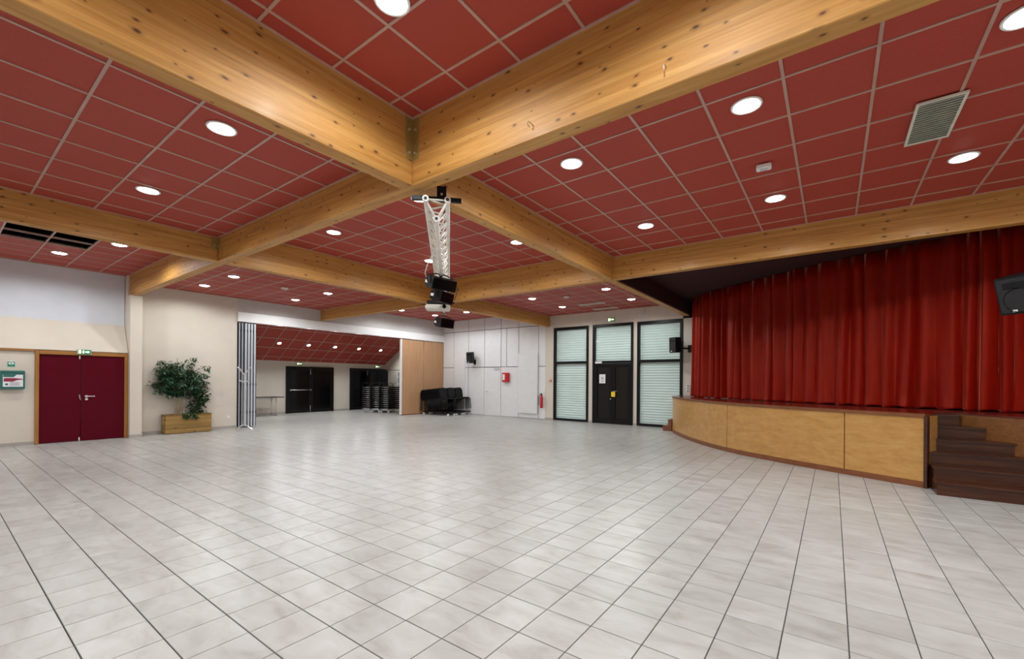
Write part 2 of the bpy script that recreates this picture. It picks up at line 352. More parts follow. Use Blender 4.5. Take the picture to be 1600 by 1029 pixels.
o = bpy.data.objects.new('tile_field', me); o.parent = fl; COL.objects.link(o); tag(o, kind='stuff')

# ------------------------------------------------------------------ ceiling bays
def bay(x0, x1, y0, y1, z, ox, oy, px, py, label, skip=()):
    """suspended ceiling: grid runners and one object per tile"""
    c = top('ceiling', ((x0+x1)/2, (y0+y1)/2, z), label, 'ceiling', kind='structure')
    base = Vector(c.location)
    def lines(a, b_, o_, p):
        k = math.ceil((a-o_)/p); r = []
        while o_+k*p < b_-0.02:
            if o_+k*p > a+0.02: r.append(o_+k*p)
            k += 1
        return r
    xs = lines(x0, x1, ox, px); ys = lines(y0, y1, oy, py)
    for x in xs: obj('runner', B(x-0.012, x+0.012, y0, y1, z, z+0.03), 'runner', c)
    for y in ys: obj('cross_runner', B(x0, x1, y-0.0115, y+0.0115, z+0.0006, z+0.03), 'runner', c)
    a = 0.022
    for q in ((x0, x0+a, y0, y1), (x1-a, x1, y0, y1)): obj('edge_angle', B(*q, z-0.0008, z+0.02), 'runner', c)
    for q in ((x0, x1, y0, y0+a), (x0, x1, y1-a, y1)): obj('edge_angle', B(*q, z-0.0012, z+0.02), 'runner', c)
    X = [x0]+xs+[x1]; Y = [y0]+ys+[y1]; cache = {}
    for i in range(len(X)-1):
        for j in range(len(Y)-1):
            w_, d_ = X[i+1]-X[i], Y[j+1]-Y[j]; cx, cy = (X[i]+X[i+1])/2, (Y[j]+Y[j+1])/2
            if any(s[0] < cx < s[1] and s[2] < cy < s[3] for s in skip): continue
            key = (round(w_, 3), round(d_, 3))
            if key not in cache:
                m_ = B(-w_/2, w_/2, -d_/2, d_/2, 0.009, 0.024).mesh('ceiling_tile'); m_.materials.append(MAT['ceil']); cache[key] = m_
            t = bpy.data.objects.new('ceiling_tile', cache[key]); t.parent = c; t.location = (cx-base.x, cy-base.y, random.uniform(-0.0008, 0.0008)); COL.objects.link(t)
    return c
BAYS = dict(
    near=(-3.53, XR, YN, 2.97, 4.145, -2.75, 2.07, .6, .6, 'raised red tile ceiling bay above the photographer, at the top centre'),
    left=(-8.55, -3.70, YN, 2.97, 3.86, -4.515, .824, .608, .6, 'red tile ceiling bay at upper left with two round lamps'),
    fleft=(XL, -8.71, YN, 2.97, 3.96, -10.83, 1.335, .54, .56, 'red tile ceiling bay over the crimson doors with black openings'),
    right=(-3.53, XR, 3.13, 8.0, 3.90, -2.718, 4.05, .5956, .597, 'red tile ceiling bay at the right in front of the stage curtain'),
    centre=(-8.55, -3.70, 3.13, 8.0, 4.05, -6.278, 4.571, .6, .6, 'central red tile ceiling bay crossed by the white truss'),
    lmid=(XL, -8.71, 3.13, 8.0, 3.81, -10.96, 4.53, .575, .575, 'red tile ceiling bay above the potted plant and coat stand'),
    fmid=(-8.55, -3.70, 8.15, YB, 3.86, -5.78, 9.9, .6, .56, 'red tile ceiling bay in front of the shuttered windows'),
    ffar=(XL, -8.71, 8.15, YB, 4.03, -11.1, 10.7, .6, .6, 'red tile ceiling bay in the far corner above the stacked chairs'),
)
# black openings: four tiles taken out of the bay over the crimson doors
for k, v in BAYS.items():
    bay(*v, skip=[(-11.92, -10.83, 0.775, 1.90)] if k == 'fleft' else ())
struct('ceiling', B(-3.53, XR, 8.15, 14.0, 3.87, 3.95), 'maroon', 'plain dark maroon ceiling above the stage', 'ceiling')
struct('ceiling', B(-19.0, XR+0.1, YN-0.1, 14.1, 4.55, 4.7), 'duct', 'dark slab seen through the openings above the suspended ceiling', 'ceiling')

# ------------------------------------------------------------------ walls
struct('wall_left', MB().box(XL-.1, -13.9, YN, 1.414, 0, 2.055).box(XL-.1, -13.9, 2.93, 2.94, 0, 2.055).box(XL-.1, -13.9, 1.414, 2.93, 2.035, 2.055), 'beige', 'beige plaster wall around the crimson double door', 'wall')
sl = MB().extr([(-13.86, YN, 2.055), (XL, YN, 2.74), (XL-.1, YN, 2.74), (XL-.1, YN, 2.055)], (0, 2.93-YN, 0))
struct('wall_left', sl, 'beige', 'sloping plaster ledge above the crimson double door', 'wall')
struct('wall_left', B(XL-.1, XL, YN, 2.93, 2.74, 4.55), 'bluewhite', 'pale rough plaster wall above the sloping ledge', 'wall')
struct('trim_1', B(-13.9, -13.85, YN, 1.414, 2.015, 2.053), 'framey', 'thin brown wooden strip along the wall under the sloping ledge', 'trim')
struct('trim_2', MB().box(XL-.1, -13.74, 2.94, 3.17, 0, ZB).box(XL-.1, -13.95, 2.94, 3.04, ZB, 4.55), 'beige', 'beige pilaster carrying the beam beside the crimson door', 'pilaster', bevel=.004)
struct('wall_left', B(XL-.1, XL, 3.17, 5.44, 0, 4.55), 'beige', 'beige plaster wall behind the potted plant', 'wall')
struct('wall_left', B(XL-.1, XL, 5.44, 14.0, 3.42, 4.55), 'greywall', 'light grey wall above the white partition header', 'wall')
struct('trim_3', MB().box(XL-.1, XL+.06, 5.44, 7.98, 3.135, 3.42).box(XL-.1, XL+.06, 7.98, YB, 3.135, 3.42), 'whitebright', 'white header beam with the track of the folding partition', 'header', bevel=.004)
struct('wall_back', B(XL-.1, -8.74, YB, YB+.12, 0, 4.55), 'joint', 'dark backing in the joints of the white panelled wall', 'wall')
wb = MB().box(-8.74, -8.38, 13.78, 13.95, 0, 4.55).box(-8.38, -3.2, 13.78, 13.95, 3.41, 4.55).box(-6.95, -6.79, 13.78, 13.95, 0, 3.41).box(-5.32, -5.19, 13.78, 13.95, 0, 3.41).box(-3.74, XR, 13.78, 13.95, 0, 3.87)
struct('wall_back', wb, 'beige', 'cream wall around the black framed shuttered windows', 'wall')
struct('wall_right', B(XR, XR+.12, YN, 14.0, 0, 4.55), 'beige', 'beige side wall to the right of the stage', 'wall')
struct('wall_front', B(-19, XR+.12, YN-.12, YN, 0, 4.55), 'beige', 'beige wall behind the photographer', 'wall')
struct('baseboard_left', MB().box(-13.9, -13.885, YN, 1.414, 0, .075), 'skirt', 'grey tile skirting left of the crimson door', 'baseboard')
struct('baseboard_left', MB().box(-13.95, -13.725, 2.93, 3.185, 0, .075), 'skirt', 'grey tile skirting around the foot of the pilaster', 'baseboard')
struct('baseboard_left', MB().box(XL, XL+.014, 3.185, 5.44, 0, .08), 'skirt', 'grey tile skirting below the plant wall', 'baseboard')
struct('baseboard_back', MB().box(-8.74, -8.39, 13.766, 13.78, 0, .075).box(-6.95, -6.79, 13.766, 13.78, 0, .075).box(-5.32, -5.19, 13.766, 13.78, 0, .075), 'skirt', 'grey tile skirting between the shuttered windows', 'baseboard')

# white panelled wall, one object per panel
wp = top('wall_back', (-11.4, YB, 0), 'white panelled wall with thin shadow joints and a flush door', 'wall', kind='structure')
g = .012; fy = YB-.03
def panel(x0, x1, z0, z1, y=fy, par=wp, name='panel', m='white', bev=.002): return obj(name, B(x0+g, x1-g, y, YB, z0+g, z1-g), m, par, bevel=bev)
vx = [XL, -13.54, -12.67, -11.77, -10.89, -10.0, -9.07, -8.74]
for i in range(len(vx)-1):
    a, b_ = vx[i], vx[i+1]
    panel(a, b_, 3.55, 4.5)
    if i == 4: panel(a, -10.6, 2.0, 3.55); panel(-10.6, b_, 2.0, 3.55)
    else: panel(a, b_, 2.0, 3.55)
    if i != 3: panel(a, b_, 0, 2.0)
obj('raised_panel', B(-13.50, -12.84, YB-.075, YB-.03, .05, 2.42), 'white', wp, bevel=.003)
obj('raised_panel', B(-9.98, -9.08, YB-.10, YB-.03, .19, 2.50), 'white', wp, bevel=.004)
d3 = top('door_3', (-11.33, fy, 0), 'white flush door in the panelled wall with a closer', 'door', kind='structure')
obj('leaf', B(-11.765, -10.895, fy-.004, YB, .006, 1.985), 'white', d3, bevel=.003)
hb = MB().lathe((-11.66, fy-.004, 1.0), [(0.001, -.012), (.026, -.012), (.026, 0)], 14, 'Y').tube((-11.66, fy-.01, 1.0), (-11.66, fy-.05, 1.0), .009).tube((-11.66, fy-.05, 1.0), (-11.54, fy-.05, 1.0), .009)
obj('handle', hb, 'chrome', d3)
obj('door_closer', MB().box(-11.22, -10.98, fy-.05, fy-.004, 1.90, 1.955).box(-11.3, -11.0, fy-.03, fy-.02, 1.965, 1.98), 'alu', d3, bevel=.003)

# ------------------------------------------------------------------ glulam beams
def beam(mb, m, label, bevel=.006): return obj('glulam_beam', mb, m, None, bevel=bevel, label=label, cat='beam')
TOP = 4.5
beam(B(XL, XR, 2.97, 3.13, ZB, TOP), 'gx', 'long knotty glulam beam running from upper right down to the pilaster by the crimson door')
beam(B(XL, XR, 8.0, 8.15, ZB, TOP), 'gx', 'knotty glulam beam crossing above the stage curtain towards the partition header')
beam(B(-3.70, -3.53, YN, 2.968, ZB, TOP), 'gy', 'honey glulam beam descending from the top left corner of the picture')
beam(B(-3.70, -3.53, 3.132, 7.998, ZB, TOP), 'gy', 'glulam beam between the truss bracket and the corner of the stage beam')
beam(B(-3.70, -3.53, 8.152, 13.775, ZB, TOP), 'gy', 'glulam beam with dark painted stage side, ending above the right window')
beam(B(-8.71, -8.55, YN, 2.968, ZB, TOP), 'gy', 'glulam beam at the left edge under the two black ceiling openings')
beam(B(-8.71, -8.55, 3.132, 7.998, ZB, TOP), 'gy', 'knotty glulam beam behind the spotlights, left of the centre')
beam(B(-8.71, -8.55, 8.152, 13.775, ZB, TOP), 'gy', 'far glulam beam ending at the cream pier beside the white wall')
def corner_bracket(x, y, z0, z1, sx, sy, label):
    """steel angle bolted into the inner corner of two beams"""
    t = top('corner_bracket', (x, y, z0), label, 'bracket')
    obj('plate', MB().box(*sorted((x, x+sx*.10)), *sorted((y, y+sy*.006)), z0, z1), 'brass', t, bevel=.002)
    obj('plate', MB().box(*sorted((x, x+sx*.006)), *sorted((y+sy*.006, y+sy*.10)), z0, z1), 'brass', t, bevel=.002)
    for dz in (.06, .30):
        obj('bolt', MB().lathe((x+sx*.055, y+sy*.006, z0+dz), [(0.001, -.018 if sy < 0 else .018), (.013, -.018 if sy < 0 else .018), (.013, 0)], 6, 'Y'), 'chrome', t)
        obj('bolt', MB().lathe((x+sx*.006, y+sy*.055, z0+dz), [(0.001, .018*sx), (.013, .018*sx), (.013, 0)], 6, 'X'), 'chrome', t)
corner_bracket(-3.53, 2.97, 3.72, 4.14, 1, -1, 'steel corner bracket with bolts where the two nearest beams meet')
corner_bracket(-8.55, 2.97, 3.66, 3.85, 1, -1, 'small steel corner bracket in the dark beam corner at upper left')
# dark board on the stage side of the beam
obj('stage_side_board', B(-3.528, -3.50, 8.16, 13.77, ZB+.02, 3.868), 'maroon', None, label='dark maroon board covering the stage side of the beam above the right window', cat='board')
for (x, y, lb) in ((-2.045, 2.966, 'small screw hook in the side of the near beam, left one'), (-0.93, 2.966, 'small screw hook in the side of the near beam, right one')):
    obj('screw_hook', MB().path([(x, y, 3.60), (x, y-.03, 3.60), (x, y-.045, 3.585), (x, y-.04, 3.565), (x, y-.02, 3.56)], .004), 'chrome', None, label=lb, cat='hook')

# ------------------------------------------------------------------ recessed lamps
LIGHTS = [
 (3.86, [(-4.77, 1.68, 'round ceiling lamp at upper left, just under the long near beam'), (-7.12, 1.69, 'round ceiling lamp in the upper left bay, farther from the near beam'), (-4.77, -.9, None), (-7.12, -.9, None)]),
 (4.145, [(-2.55, 1.95, 'round ceiling lamp cut by the top edge of the picture'), (-.65, 1.9, None), (1.3, 1.9, None), (-2.55, -.6, None), (-.65, -.6, None), (1.3, -.6, None), (-.65, -2.8, None), (3.2, 1.9, None), (3.2, -.8, None)]),
 (3.90, [(-.63, 4.27, 'round ceiling lamp at upper right between the near beam and the smoke detector'), (-2.39, 4.28, 'round ceiling lamp just right of the truss bracket and near beam'), (-.63, 6.65, 'round ceiling lamp below the white ceiling box, near the stage beam'), (-2.39, 6.67, 'round ceiling lamp by the corner where stage beam and truss beam meet'), (1.13, 6.6, 'round ceiling lamp below the large grey vent at right'), (1.03, 4.29, 'round ceiling lamp at the right edge of the picture'), (3.0, 4.3, None), (3.0, 6.6, None)]),
 (4.05, [(-7.15, 4.26, 'round ceiling lamp in the central bay, left of the truss'), (-4.81, 6.55, 'round ceiling lamp in the central bay, right of the truss near the beam'), (-4.80, 4.17, 'round ceiling lamp half hidden by the near end of the truss'), (-7.12, 6.49, 'round ceiling lamp hidden behind the truss above the black spotlight')]),
 (3.96, [(-10.9, 2.17, 'round ceiling lamp right of the black openings over the crimson doors'), (-12.64, 1.61, 'round ceiling lamp below the black openings near the left wall'), (-10.9, -.6, None), (-12.6, -.6, None)]),
 (3.81, [(-11.22, 4.22, 'upper of the two round lamps above the potted plant wall'), (-12.93, 4.2, 'lower of the two round lamps above the potted plant wall'), (-11.24, 6.54, 'round ceiling lamp nearer the centre above the partition header'), (-12.97, 6.52, 'round ceiling lamp close to the wall above the folded partition')]),
 (4.03, [(-12.97, 10.44, 'leftmost round ceiling lamp in the far corner bay'), (-12.86, 12.02, 'round ceiling lamp in the far corner bay behind the projector'), (-11.25, 12.11, 'rightmost round ceiling lamp in the far corner bay'), (-11.2, 10.4, None)]),
 (3.86, [(-7.15, 10.51, 'leftmost round ceiling lamp before the shuttered windows'), (-7.14, 12.24, 'round ceiling lamp above the left shuttered window'), (-4.80, 10.48, 'round ceiling lamp beside the corner of the stage beam'), (-4.78, 12.20, 'rightmost round ceiling lamp before the shuttered windows')]),
]
lamp_data = bpy.data.lights.new('downlight_beam', 'SPOT'); lamp_data.energy = LAMP_W; lamp_data.color = LAMP_COL
lamp_data.spot_size = math.radians(167); lamp_data.spot_blend = 0.36; lamp_data.shadow_soft_size = 0.085
def lamp_meshes(small=1.0):
    R_ = .105*small
    ring = MB().lathe((0, 0, 0), [(R_, .03), (R_, -.002), (R_+.004, -.006), (R_+.018, -.006), (R_+.022, 0), (R_+.022, .004)], 28).mesh('ring'); ring.materials.append(MAT['whitebright'])
    prof = [(0.0005, -.022), (R_*.4, -.020), (R_*.75, -.012), (R_*.98, .0)]
    d = MB().lathe((0, 0, 0), prof, 28).mesh('diffuser'); d.materials.append(MAT['disc'])
    return ring, d
ringm, discm = lamp_meshes()
for z, L in LIGHTS:
    for x, y, lb in L:
        t = top('recessed_lamp', (x, y, z), lb or 'round ceiling lamp of the hall, outside the picture', 'lamp', 'round recessed ceiling lamps')
        for nm, md in (('ring', ringm), ('diffuser', discm)):
            o = bpy.data.objects.new(nm, md); o.parent = t; COL.objects.link(o)
        lo = bpy.data.objects.new('lamp_light', lamp_data); lo.parent = t; lo.location = (0, 0, -.03); COL.objects.link(lo)

# ------------------------------------------------------------------ ceiling fittings
def emergency(x, y, z, a, label):
    t = top('emergency_light', (x, y, z), label, 'emergency light', 'small white boxes on the ceiling')
    c, s_ = math.cos(a), math.sin(a)
    obj('casing', MB().obox((x, y, z-.02), (c, s_, 0), (-s_, c, 0), (0, 0, 1), .075, .055, .022), 'whitebright', t, bevel=.008, seg=2)
    obj('lens', MB().obox((x, y, z-.045), (c, s_, 0), (-s_, c, 0), (0, 0, 1), .035, .03, .006), 'lens', t, bevel=.004)
emergency(-.64, 5.55, 3.895, .1, 'white square box on the red ceiling left of the grey vent')
emergency(-11.43, 5.46, 3.805, 1.6, 'white oval box on the ceiling above the partition header')
emergency(-6.12, 10.73, 3.855, 0, 'white box on the ceiling before the shuttered windows')
def ceiling_vent(x0, x1, y0, y1, z, n, label, along='X'):
    t = top('ceiling_vent', ((x0+x1)/2, (y0+y1)/2, z), label, 'vent'); f_ = .022
    obj('frame', MB().box(x0, x1, y0, y0+f_, z-.012, z+.005).box(x0, x1, y1-f_, y1, z-.012, z+.005).box(x0, x0+f_, y0+f_, y1-f_, z-.012, z+.005).box(x1-f_, x1, y0+f_, y1-f_, z-.012, z+.005), 'vent', t)
    obj('backing', B(x0+f_, x1-f_, y0+f_, y1-f_, z-.001, z+.004), 'ventin', t)
    for k in range(n):
        q = (k+.5)/n
        if along == 'X': yy = y0+f_+(y1-y0-2*f_)*q; s_ = MB().obox(((x0+x1)/2, yy, z-.007), (1, 0, 0), (0, .8, .6), (0, -.6, .8), (x1-x0)/2-f_, (y1-y0)/n*.36, .0012)
        else: xx = x0+f_+(x1-x0-2*f_)*q; s_ = MB().obox((xx, (y0+y1)/2, z-.007), (.8, 0, .6), (0, 1, 0), (-.6, 0, .8), (x1-x0)/n*.36, (y1-y0)/2-f_, .0012)
        obj('slat', s_, 'vent', t)
ceiling_vent(.575, .905, 5.08, 5.90, 3.888, 18, 'large grey slatted vent in the ceiling at upper right')
ceiling_vent(-6.5, -5.65, 12.1, 12.3, 3.85, 5, 'nearer of two narrow grey vents before the windows')
ceiling_vent(-6.5, -5.65, 13.12, 13.32, 3.85, 5, 'narrow pale vent right against the window wall')

# ------------------------------------------------------------------ crimson double door
d1 = top('door_1', (-13.9, 2.17, 0), 'crimson double door in an orange wooden frame', 'door', kind='structure')
obj('jamb', B(-14.0, -13.865, 1.414, 1.475, 0, 2.035), 'frame', d1, bevel=.004)
obj('jamb', B(-14.0, -13.865, 2.87, 2.935, 0, 2.035), 'frame', d1, bevel=.004)
obj('head', B(-14.0, -13.86, 1.475, 2.87, 1.955, 2.035), 'framey', d1, bevel=.004)
lf1 = obj('leaf', B(-13.96, -13.905, 1.478, 2.118, .008, 1.952), 'reddoor', d1, bevel=.004)
lf2 = obj('leaf', B(-13.95, -13.895, 2.124, 2.867, .008, 1.952), 'reddoor', d1, bevel=.004)
h = MB().tube((-13.89, 2.215, 1.02), (-13.84, 2.215, 1.02), .009).path([(-13.84, 2.205, 1.02), (-13.838, 2.27, 1.022), (-13.84, 2.345, 1.02)], .010)
obj('lever_handle', h.lathe((-13.895, 2.215, 1.02), [(0.001, .012), (.027, .012), (.027, 0)], 16, 'X'), 'chrome', lf2)
obj('lock_plate', MB().lathe((-13.895, 2.215, .955), [(0.001, .012), (.025, .012), (.025, 0)], 16, 'X'), 'chrome', lf2)
obj('pull_handle', MB().path([(-13.905, 2.095, 1.06), (-13.875, 2.098, 1.055), (-13.87, 2.10, 1.0), (-13.875, 2.115, .95), (-13.905, 2.13, .935)], .009), 'chrome', lf1)
obj('flush_bolt', B(-13.905, -13.897, 2.09, 2.112, .01, .09), 'chrome', lf1); obj('flush_bolt', B(-13.905, -13.897, 2.09, 2.112, 1.87, 1.95), 'chrome', lf1)

# ------------------------------------------------------------------ signs
def exit_sign(c, ax, nrm, w_, h_, label, arrow=-1, lit=True):
    """pictogram sign: casing, lit face, running figure, doorway and arrow"""
    c, ax, nrm = Vector(c), Vector(ax), Vector(nrm); U = Vector((0, 0, 1))
    t = top('exit_sign', c-U*h_/2, label, 'exit sign')
    obj('casing', MB().obox(c+nrm*.012, ax, nrm, U, w_/2, .012, h_/2), 'signbox' if lit else 'green', t, bevel=.003)
    obj('face', MB().obox(c+nrm*.026, ax, nrm, U, w_/2*.9, .002, h_/2*.82), 'green', t)
    def P(u, v): return c+nrm*.029+ax*(u*w_/2)+U*(v*h_/2)
    s_ = arrow
    for nm_, poly in zip(('arrow_mark', 'doorway_mark'), ([(-.75*s_*-1, 0), (-.45*s_*-1, .5), (-.45*s_*-1, .2), (-.1*s_*-1, .2), (-.1*s_*-1, -.2), (-.45*s_*-1, -.2), (-.45*s_*-1, -.5)],
                 [(.45*s_*-1, -.65), (.8*s_*-1, -.65), (.8*s_*-1, .65), (.45*s_*-1, .65)])):
        obj(nm_, MB().extr([P(-u, v) for u, v in poly], nrm*.002), 'signglow', t)
    r = MB(); hd = P(.12*s_*1, .52)
    r.obox(hd, ax, nrm, U, w_*.03, .0015, w_*.03)
    for a, b_ in (((.12, .38), (.18, -.05)), ((.18, -.05), (.05, -.35)), ((.05, -.35), (.2, -.6)), ((.18, -.05), (.32, -.3)), ((.12, .3), (0, .05)), ((.12, .3), (.28, .12))):
        r.tube(P(a[0]*s_, a[1]), P(b_[0]*s_, b_[1]), w_*.022, 4)
    obj('running_figure', r, 'signglow', t)
exit_sign((-13.845, 2.165, 2.035), (0, 1, 0), (1, 0, 0), .24, .115, 'green exit sign over the crimson double door')
exit_sign((-6.1, 13.78, 3.55), (1, 0, 0), (0, -1, 0), .26, .15, 'lit exit sign above the dark brown entrance door')
exit_sign((-18.48, 9.48, 2.10), (0, 1, 0), (1, 0, 0), .26, .12, 'small lit exit sign over the left black door in the side room')
exit_sign((-18.48, 13.40, 2.09), (0, 1, 0), (1, 0, 0), .26, .12, 'small lit exit sign over the right black door in the side room')
cb = top('wall_cabinet', (-13.9, 1.10, 1.2), 'teal wall cabinet with a printed leaflet behind its window', 'cabinet')
obj('body', B(-13.9, -13.80, .925, 1.27, 1.20, 1.585), 'teal', cb, bevel=.012, seg=2)
obj('rim', MB().box(-13.80, -13.79, .93, 1.265, 1.545, 1.58).box(-13.80, -13.79, .93, 1.265, 1.205, 1.235).box(-13.80, -13.79, .93, .955, 1.235, 1.545).box(-13.80, -13.79, 1.245, 1.265, 1.235, 1.545), 'teal', cb, bevel=.002)
lfz = obj('leaflet', B(-13.80, -13.795, .965, 1.24, 1.25, 1.50), 'paper', cb)
obj('printed_band', MB().extr([(-13.794, .975, 1.36), (-13.794, 1.10, 1.355), (-13.794, 1.16, 1.39), (-13.794, 1.235, 1.40), (-13.794, 1.235, 1.415), (-13.794, 1.12, 1.43), (-13.794, .985, 1.43), (-13.794, .975, 1.40)], (.001, 0, 0)), 'plum', lfz)
obj('green_header', MB().extr([(-13.794, .97, 1.45), (-13.794, 1.11, 1.45), (-13.794, 1.15, 1.50), (-13.794, .97, 1.50)], (.001, 0, 0)), 'teal', lfz)
obj('round_mark', MB().lathe((-13.794, 1.015, 1.30), [(.001, .001), (.022, .001), (.022, 0)], 12, 'X'), 'teal', lfz)
ln = MB()
for k in range(4): ln.box(-13.794, -13.7935, 1.06, 1.20-.02*(k % 2), 1.275+k*.02, 1.281+k*.02)
obj('text_lines', ln, 'ink', lfz)
sg = top('small_sign', (-13.9, 1.083, 1.67), 'small green square sign with a white eye shape above the teal cabinet', 'sign')
obj('plate', B(-13.9, -13.893, 1.035, 1.133, 1.672, 1.79), 'green', sg)
e = MB().extr([(-13.892, 1.084+.042*math.cos(a), 1.738+.026*math.sin(a)) for a in [k*math.pi/8 for k in range(16)]], (.0015, 0, 0))
obj('white_mark', e, 'paper', sg)
obj('dark_dot', MB().extr([(-13.890, 1.084+.012*math.cos(a), 1.738+.012*math.sin(a)) for a in [k*math.pi/6 for k in range(12)]], (.001, 0, 0)), 'teal', sg)
obj('white_band', B(-13.893, -13.8915, 1.035, 1.133, 1.775, 1.79), 'paper', sg)

# ------------------------------------------------------------------ windows and entrance
def shutter(par, x0, x1, z0, z1):
    m_ = MB(); p = .084; k = 0; z = z0
    while z < z1:
        m_.add([(x0, 13.86, z), (x1, 13.86, z), (x1, 13.842, z+p*.35), (x0, 13.842, z+p*.35), (x1, 13.842, z+p*.7), (x0, 13.842, z+p*.7), (x1, 13.86, z+p*.93), (x0, 13.86, z+p*.93), (x1, 13.86, z+p), (x0, 13.86, z+p)],
               [(0, 1, 2, 3), (3, 2, 4, 5), (5, 4, 6, 7), (7, 6, 8, 9)]); z += p
    tag(obj('roller_shutter', m_, 'shutter', par), kind='stuff')
def window(nm, x0, x1, label):
    t = top(nm, ((x0+x1)/2, 13.8, 0), label, 'window', kind='structure'); f_ = .085; y0, y1 = 13.75, 13.87
    obj('jamb', B(x0, x0+f_, y0, y1, 0.02, 3.40), 'black', t, bevel=.004); obj('jamb', B(x1-f_, x1, y0, y1, .02, 3.40), 'black', t, bevel=.004)
    obj('head', B(x0+f_, x1-f_, y0, y1, 3.31, 3.40), 'black', t, bevel=.004); obj('sill', B(x0+f_, x1-f_, y0, y1, .02, .09), 'black', t, bevel=.004)
    obj('transom', B(x0+f_, x1-f_, y0, y1, 2.07, 2.16), 'black', t, bevel=.004)
    obj('pane', B(x0+f_, x1-f_, 13.785, 13.791, .09, 2.07), 'glass', t); obj('pane', B(x0+f_, x1-f_, 13.785, 13.791, 2.16, 3.31), 'glass', t)
    shutter(t, x0+.02, x1-.02, .03, 3.38)
    return t
window('window_1', -8.38, -6.95, 'left black framed window with closed pale shutter')
window('window_2', -5.19, -3.74, 'right black framed window with closed pale shutter beside the stage')
d2 = top('door_2', (-6.05, 13.8, 0), 'dark brown double entrance door with a shuttered window above', 'door', kind='structure')
y0, y1 = 13.745, 13.86
obj('jamb', B(-6.79, -6.71, y0, y1, 0, 3.41), 'black', d2, bevel=.004); obj('jamb', B(-5.40, -5.32, y0, y1, 0, 3.41), 'black', d2, bevel=.004)
obj('head', B(-6.71, -5.40, y0, y1, 3.32, 3.41), 'black', d2, bevel=.004); obj('transom', B(-6.71, -5.40, y0, y1, 2.07, 2.15), 'black', d2, bevel=.004)
obj('pane', B(-6.71, -5.40, 13.80, 13.806, 2.15, 3.32), 'glass', d2); shutter(d2, -6.75, -5.36, 2.1, 3.38)
for x0, x1 in ((-6.705, -6.06), (-6.05, -5.405)):
    l_ = obj('leaf', MB().box(x0, x0+.10, y0+.01, y1-.03, .01, 2.06).box(x1-.10, x1, y0+.01, y1-.03, .01, 2.06).box(x0+.10, x1-.10, y0+.01, y1-.03, 1.96, 2.06).box(x0+.10, x1-.10, y0+.01, y1-.03, .01, .19), 'black', d2, bevel=.003)
    obj('leaf_panel', B(x0+.10, x1-.10, y0+.04, y1-.05, .19, 1.96), 'brownblack', l_)
    if x0 < -6.1:
        obj('knob', MB().lathe((-6.10, y0+.01, .85), [(.001, -.03), (.02, -.028), (.02, -.01), (.008, 0)], 12, 'Y'), 'chrome', l_)
    else:
        obj('push_handle', MB().tube((-5.99, y0-.03, 1.12), (-5.86, y0-.03, 1.12), .007).tube((-5.97, y0-.03, 1.12), (-5.97, y0+.01, 1.12), .006), 'chrome', l_)
obj('door_closer', B(-6.66, -6.42, y0-.05, y0, 2.06, 2.13), 'castor', d2, bevel=.004)
nt_ = top('door_notice', (-6.41, 13.755, 1.38), 'white A4 notice on the left leaf of the brown entrance door', 'notice')
obj('sheet', B(-6.525, -6.30, 13.752, 13.757, 1.38, 1.69), 'paper', nt_)
pm = MB()
for k in range(16):
    a = k*math.pi/8; a2 = (k+1)*math.pi/8
    pm.tube((-6.41+.05*math.cos(a), 13.7505, 1.55+.05*math.sin(a)), (-6.41+.05*math.cos(a2), 13.7505, 1.55+.05*math.sin(a2)), .004, 4)
pm.tube((-6.445, 13.7505, 1.585), (-6.375, 13.7505, 1.515), .004, 4).box(-6.47, -6.35, 13.7505, 13.752, 1.455, 1.462).box(-6.46, -6.36, 13.7505, 13.752, 1.44, 1.446).tube((-6.425, 13.7505, 1.545), (-6.395, 13.7505, 1.56), .01, 5)
obj('printed_symbol', pm, 'ink', nt_)
obj('yellow_card', B(-6.075, -5.935, 13.738, 13.743, .93, 1.10), 'yellow', None, label='yellow square card stuck between the two leaves of the entrance door', cat='card')
obj('wall_sensor', MB().box(-5.13, -5.05, 13.72, 13.78, 3.60, 3.64).box(-4.985, -4.965, 13.70, 13.78, 3.64, 3.80), 'whitebright', None, label='small white sensor arm on the cream wall above the right window', cat='sensor')
cp = top('call_point', (-8.52, 13.77, 1.42), 'small red and white alarm call point left of the left window', 'alarm')
obj('box', B(-8.565, -8.475, 13.74, 13.78, 1.42, 1.50), 'red', cp, bevel=.004); obj('white_window', B(-8.545, -8.495, 13.735, 13.741, 1.44, 1.48), 'paper', cp)
so = top('wall_socket', (-3.58, 13.78, 1.14), 'white triple socket plate between right window and curtain', 'socket')
obj('plate', B(-3.625, -3.535, 13.765, 13.78, 1.14, 1.37), 'whitebright', so, bevel=.004)
for k in range(3): obj('outlet', MB().lathe((-3.58, 13.765, 1.18+k*.075), [(.001, -.002), (.022, -.002), (.024, 0)], 12, 'Y'), 'ink', so)
s2 = top('wall_socket', (XL, 5.22, .28), 'small white socket low on the wall right of the planter', 'socket')
obj('plate', B(XL, XL+.012, 5.18, 5.26, .29, .37), 'whitebright', s2, bevel=.004); obj('outlet', MB().lathe((XL+.012, 5.22, .33), [(.001, .002), (.02, .002), (.022, 0)], 12, 'X'), 'castor', s2)

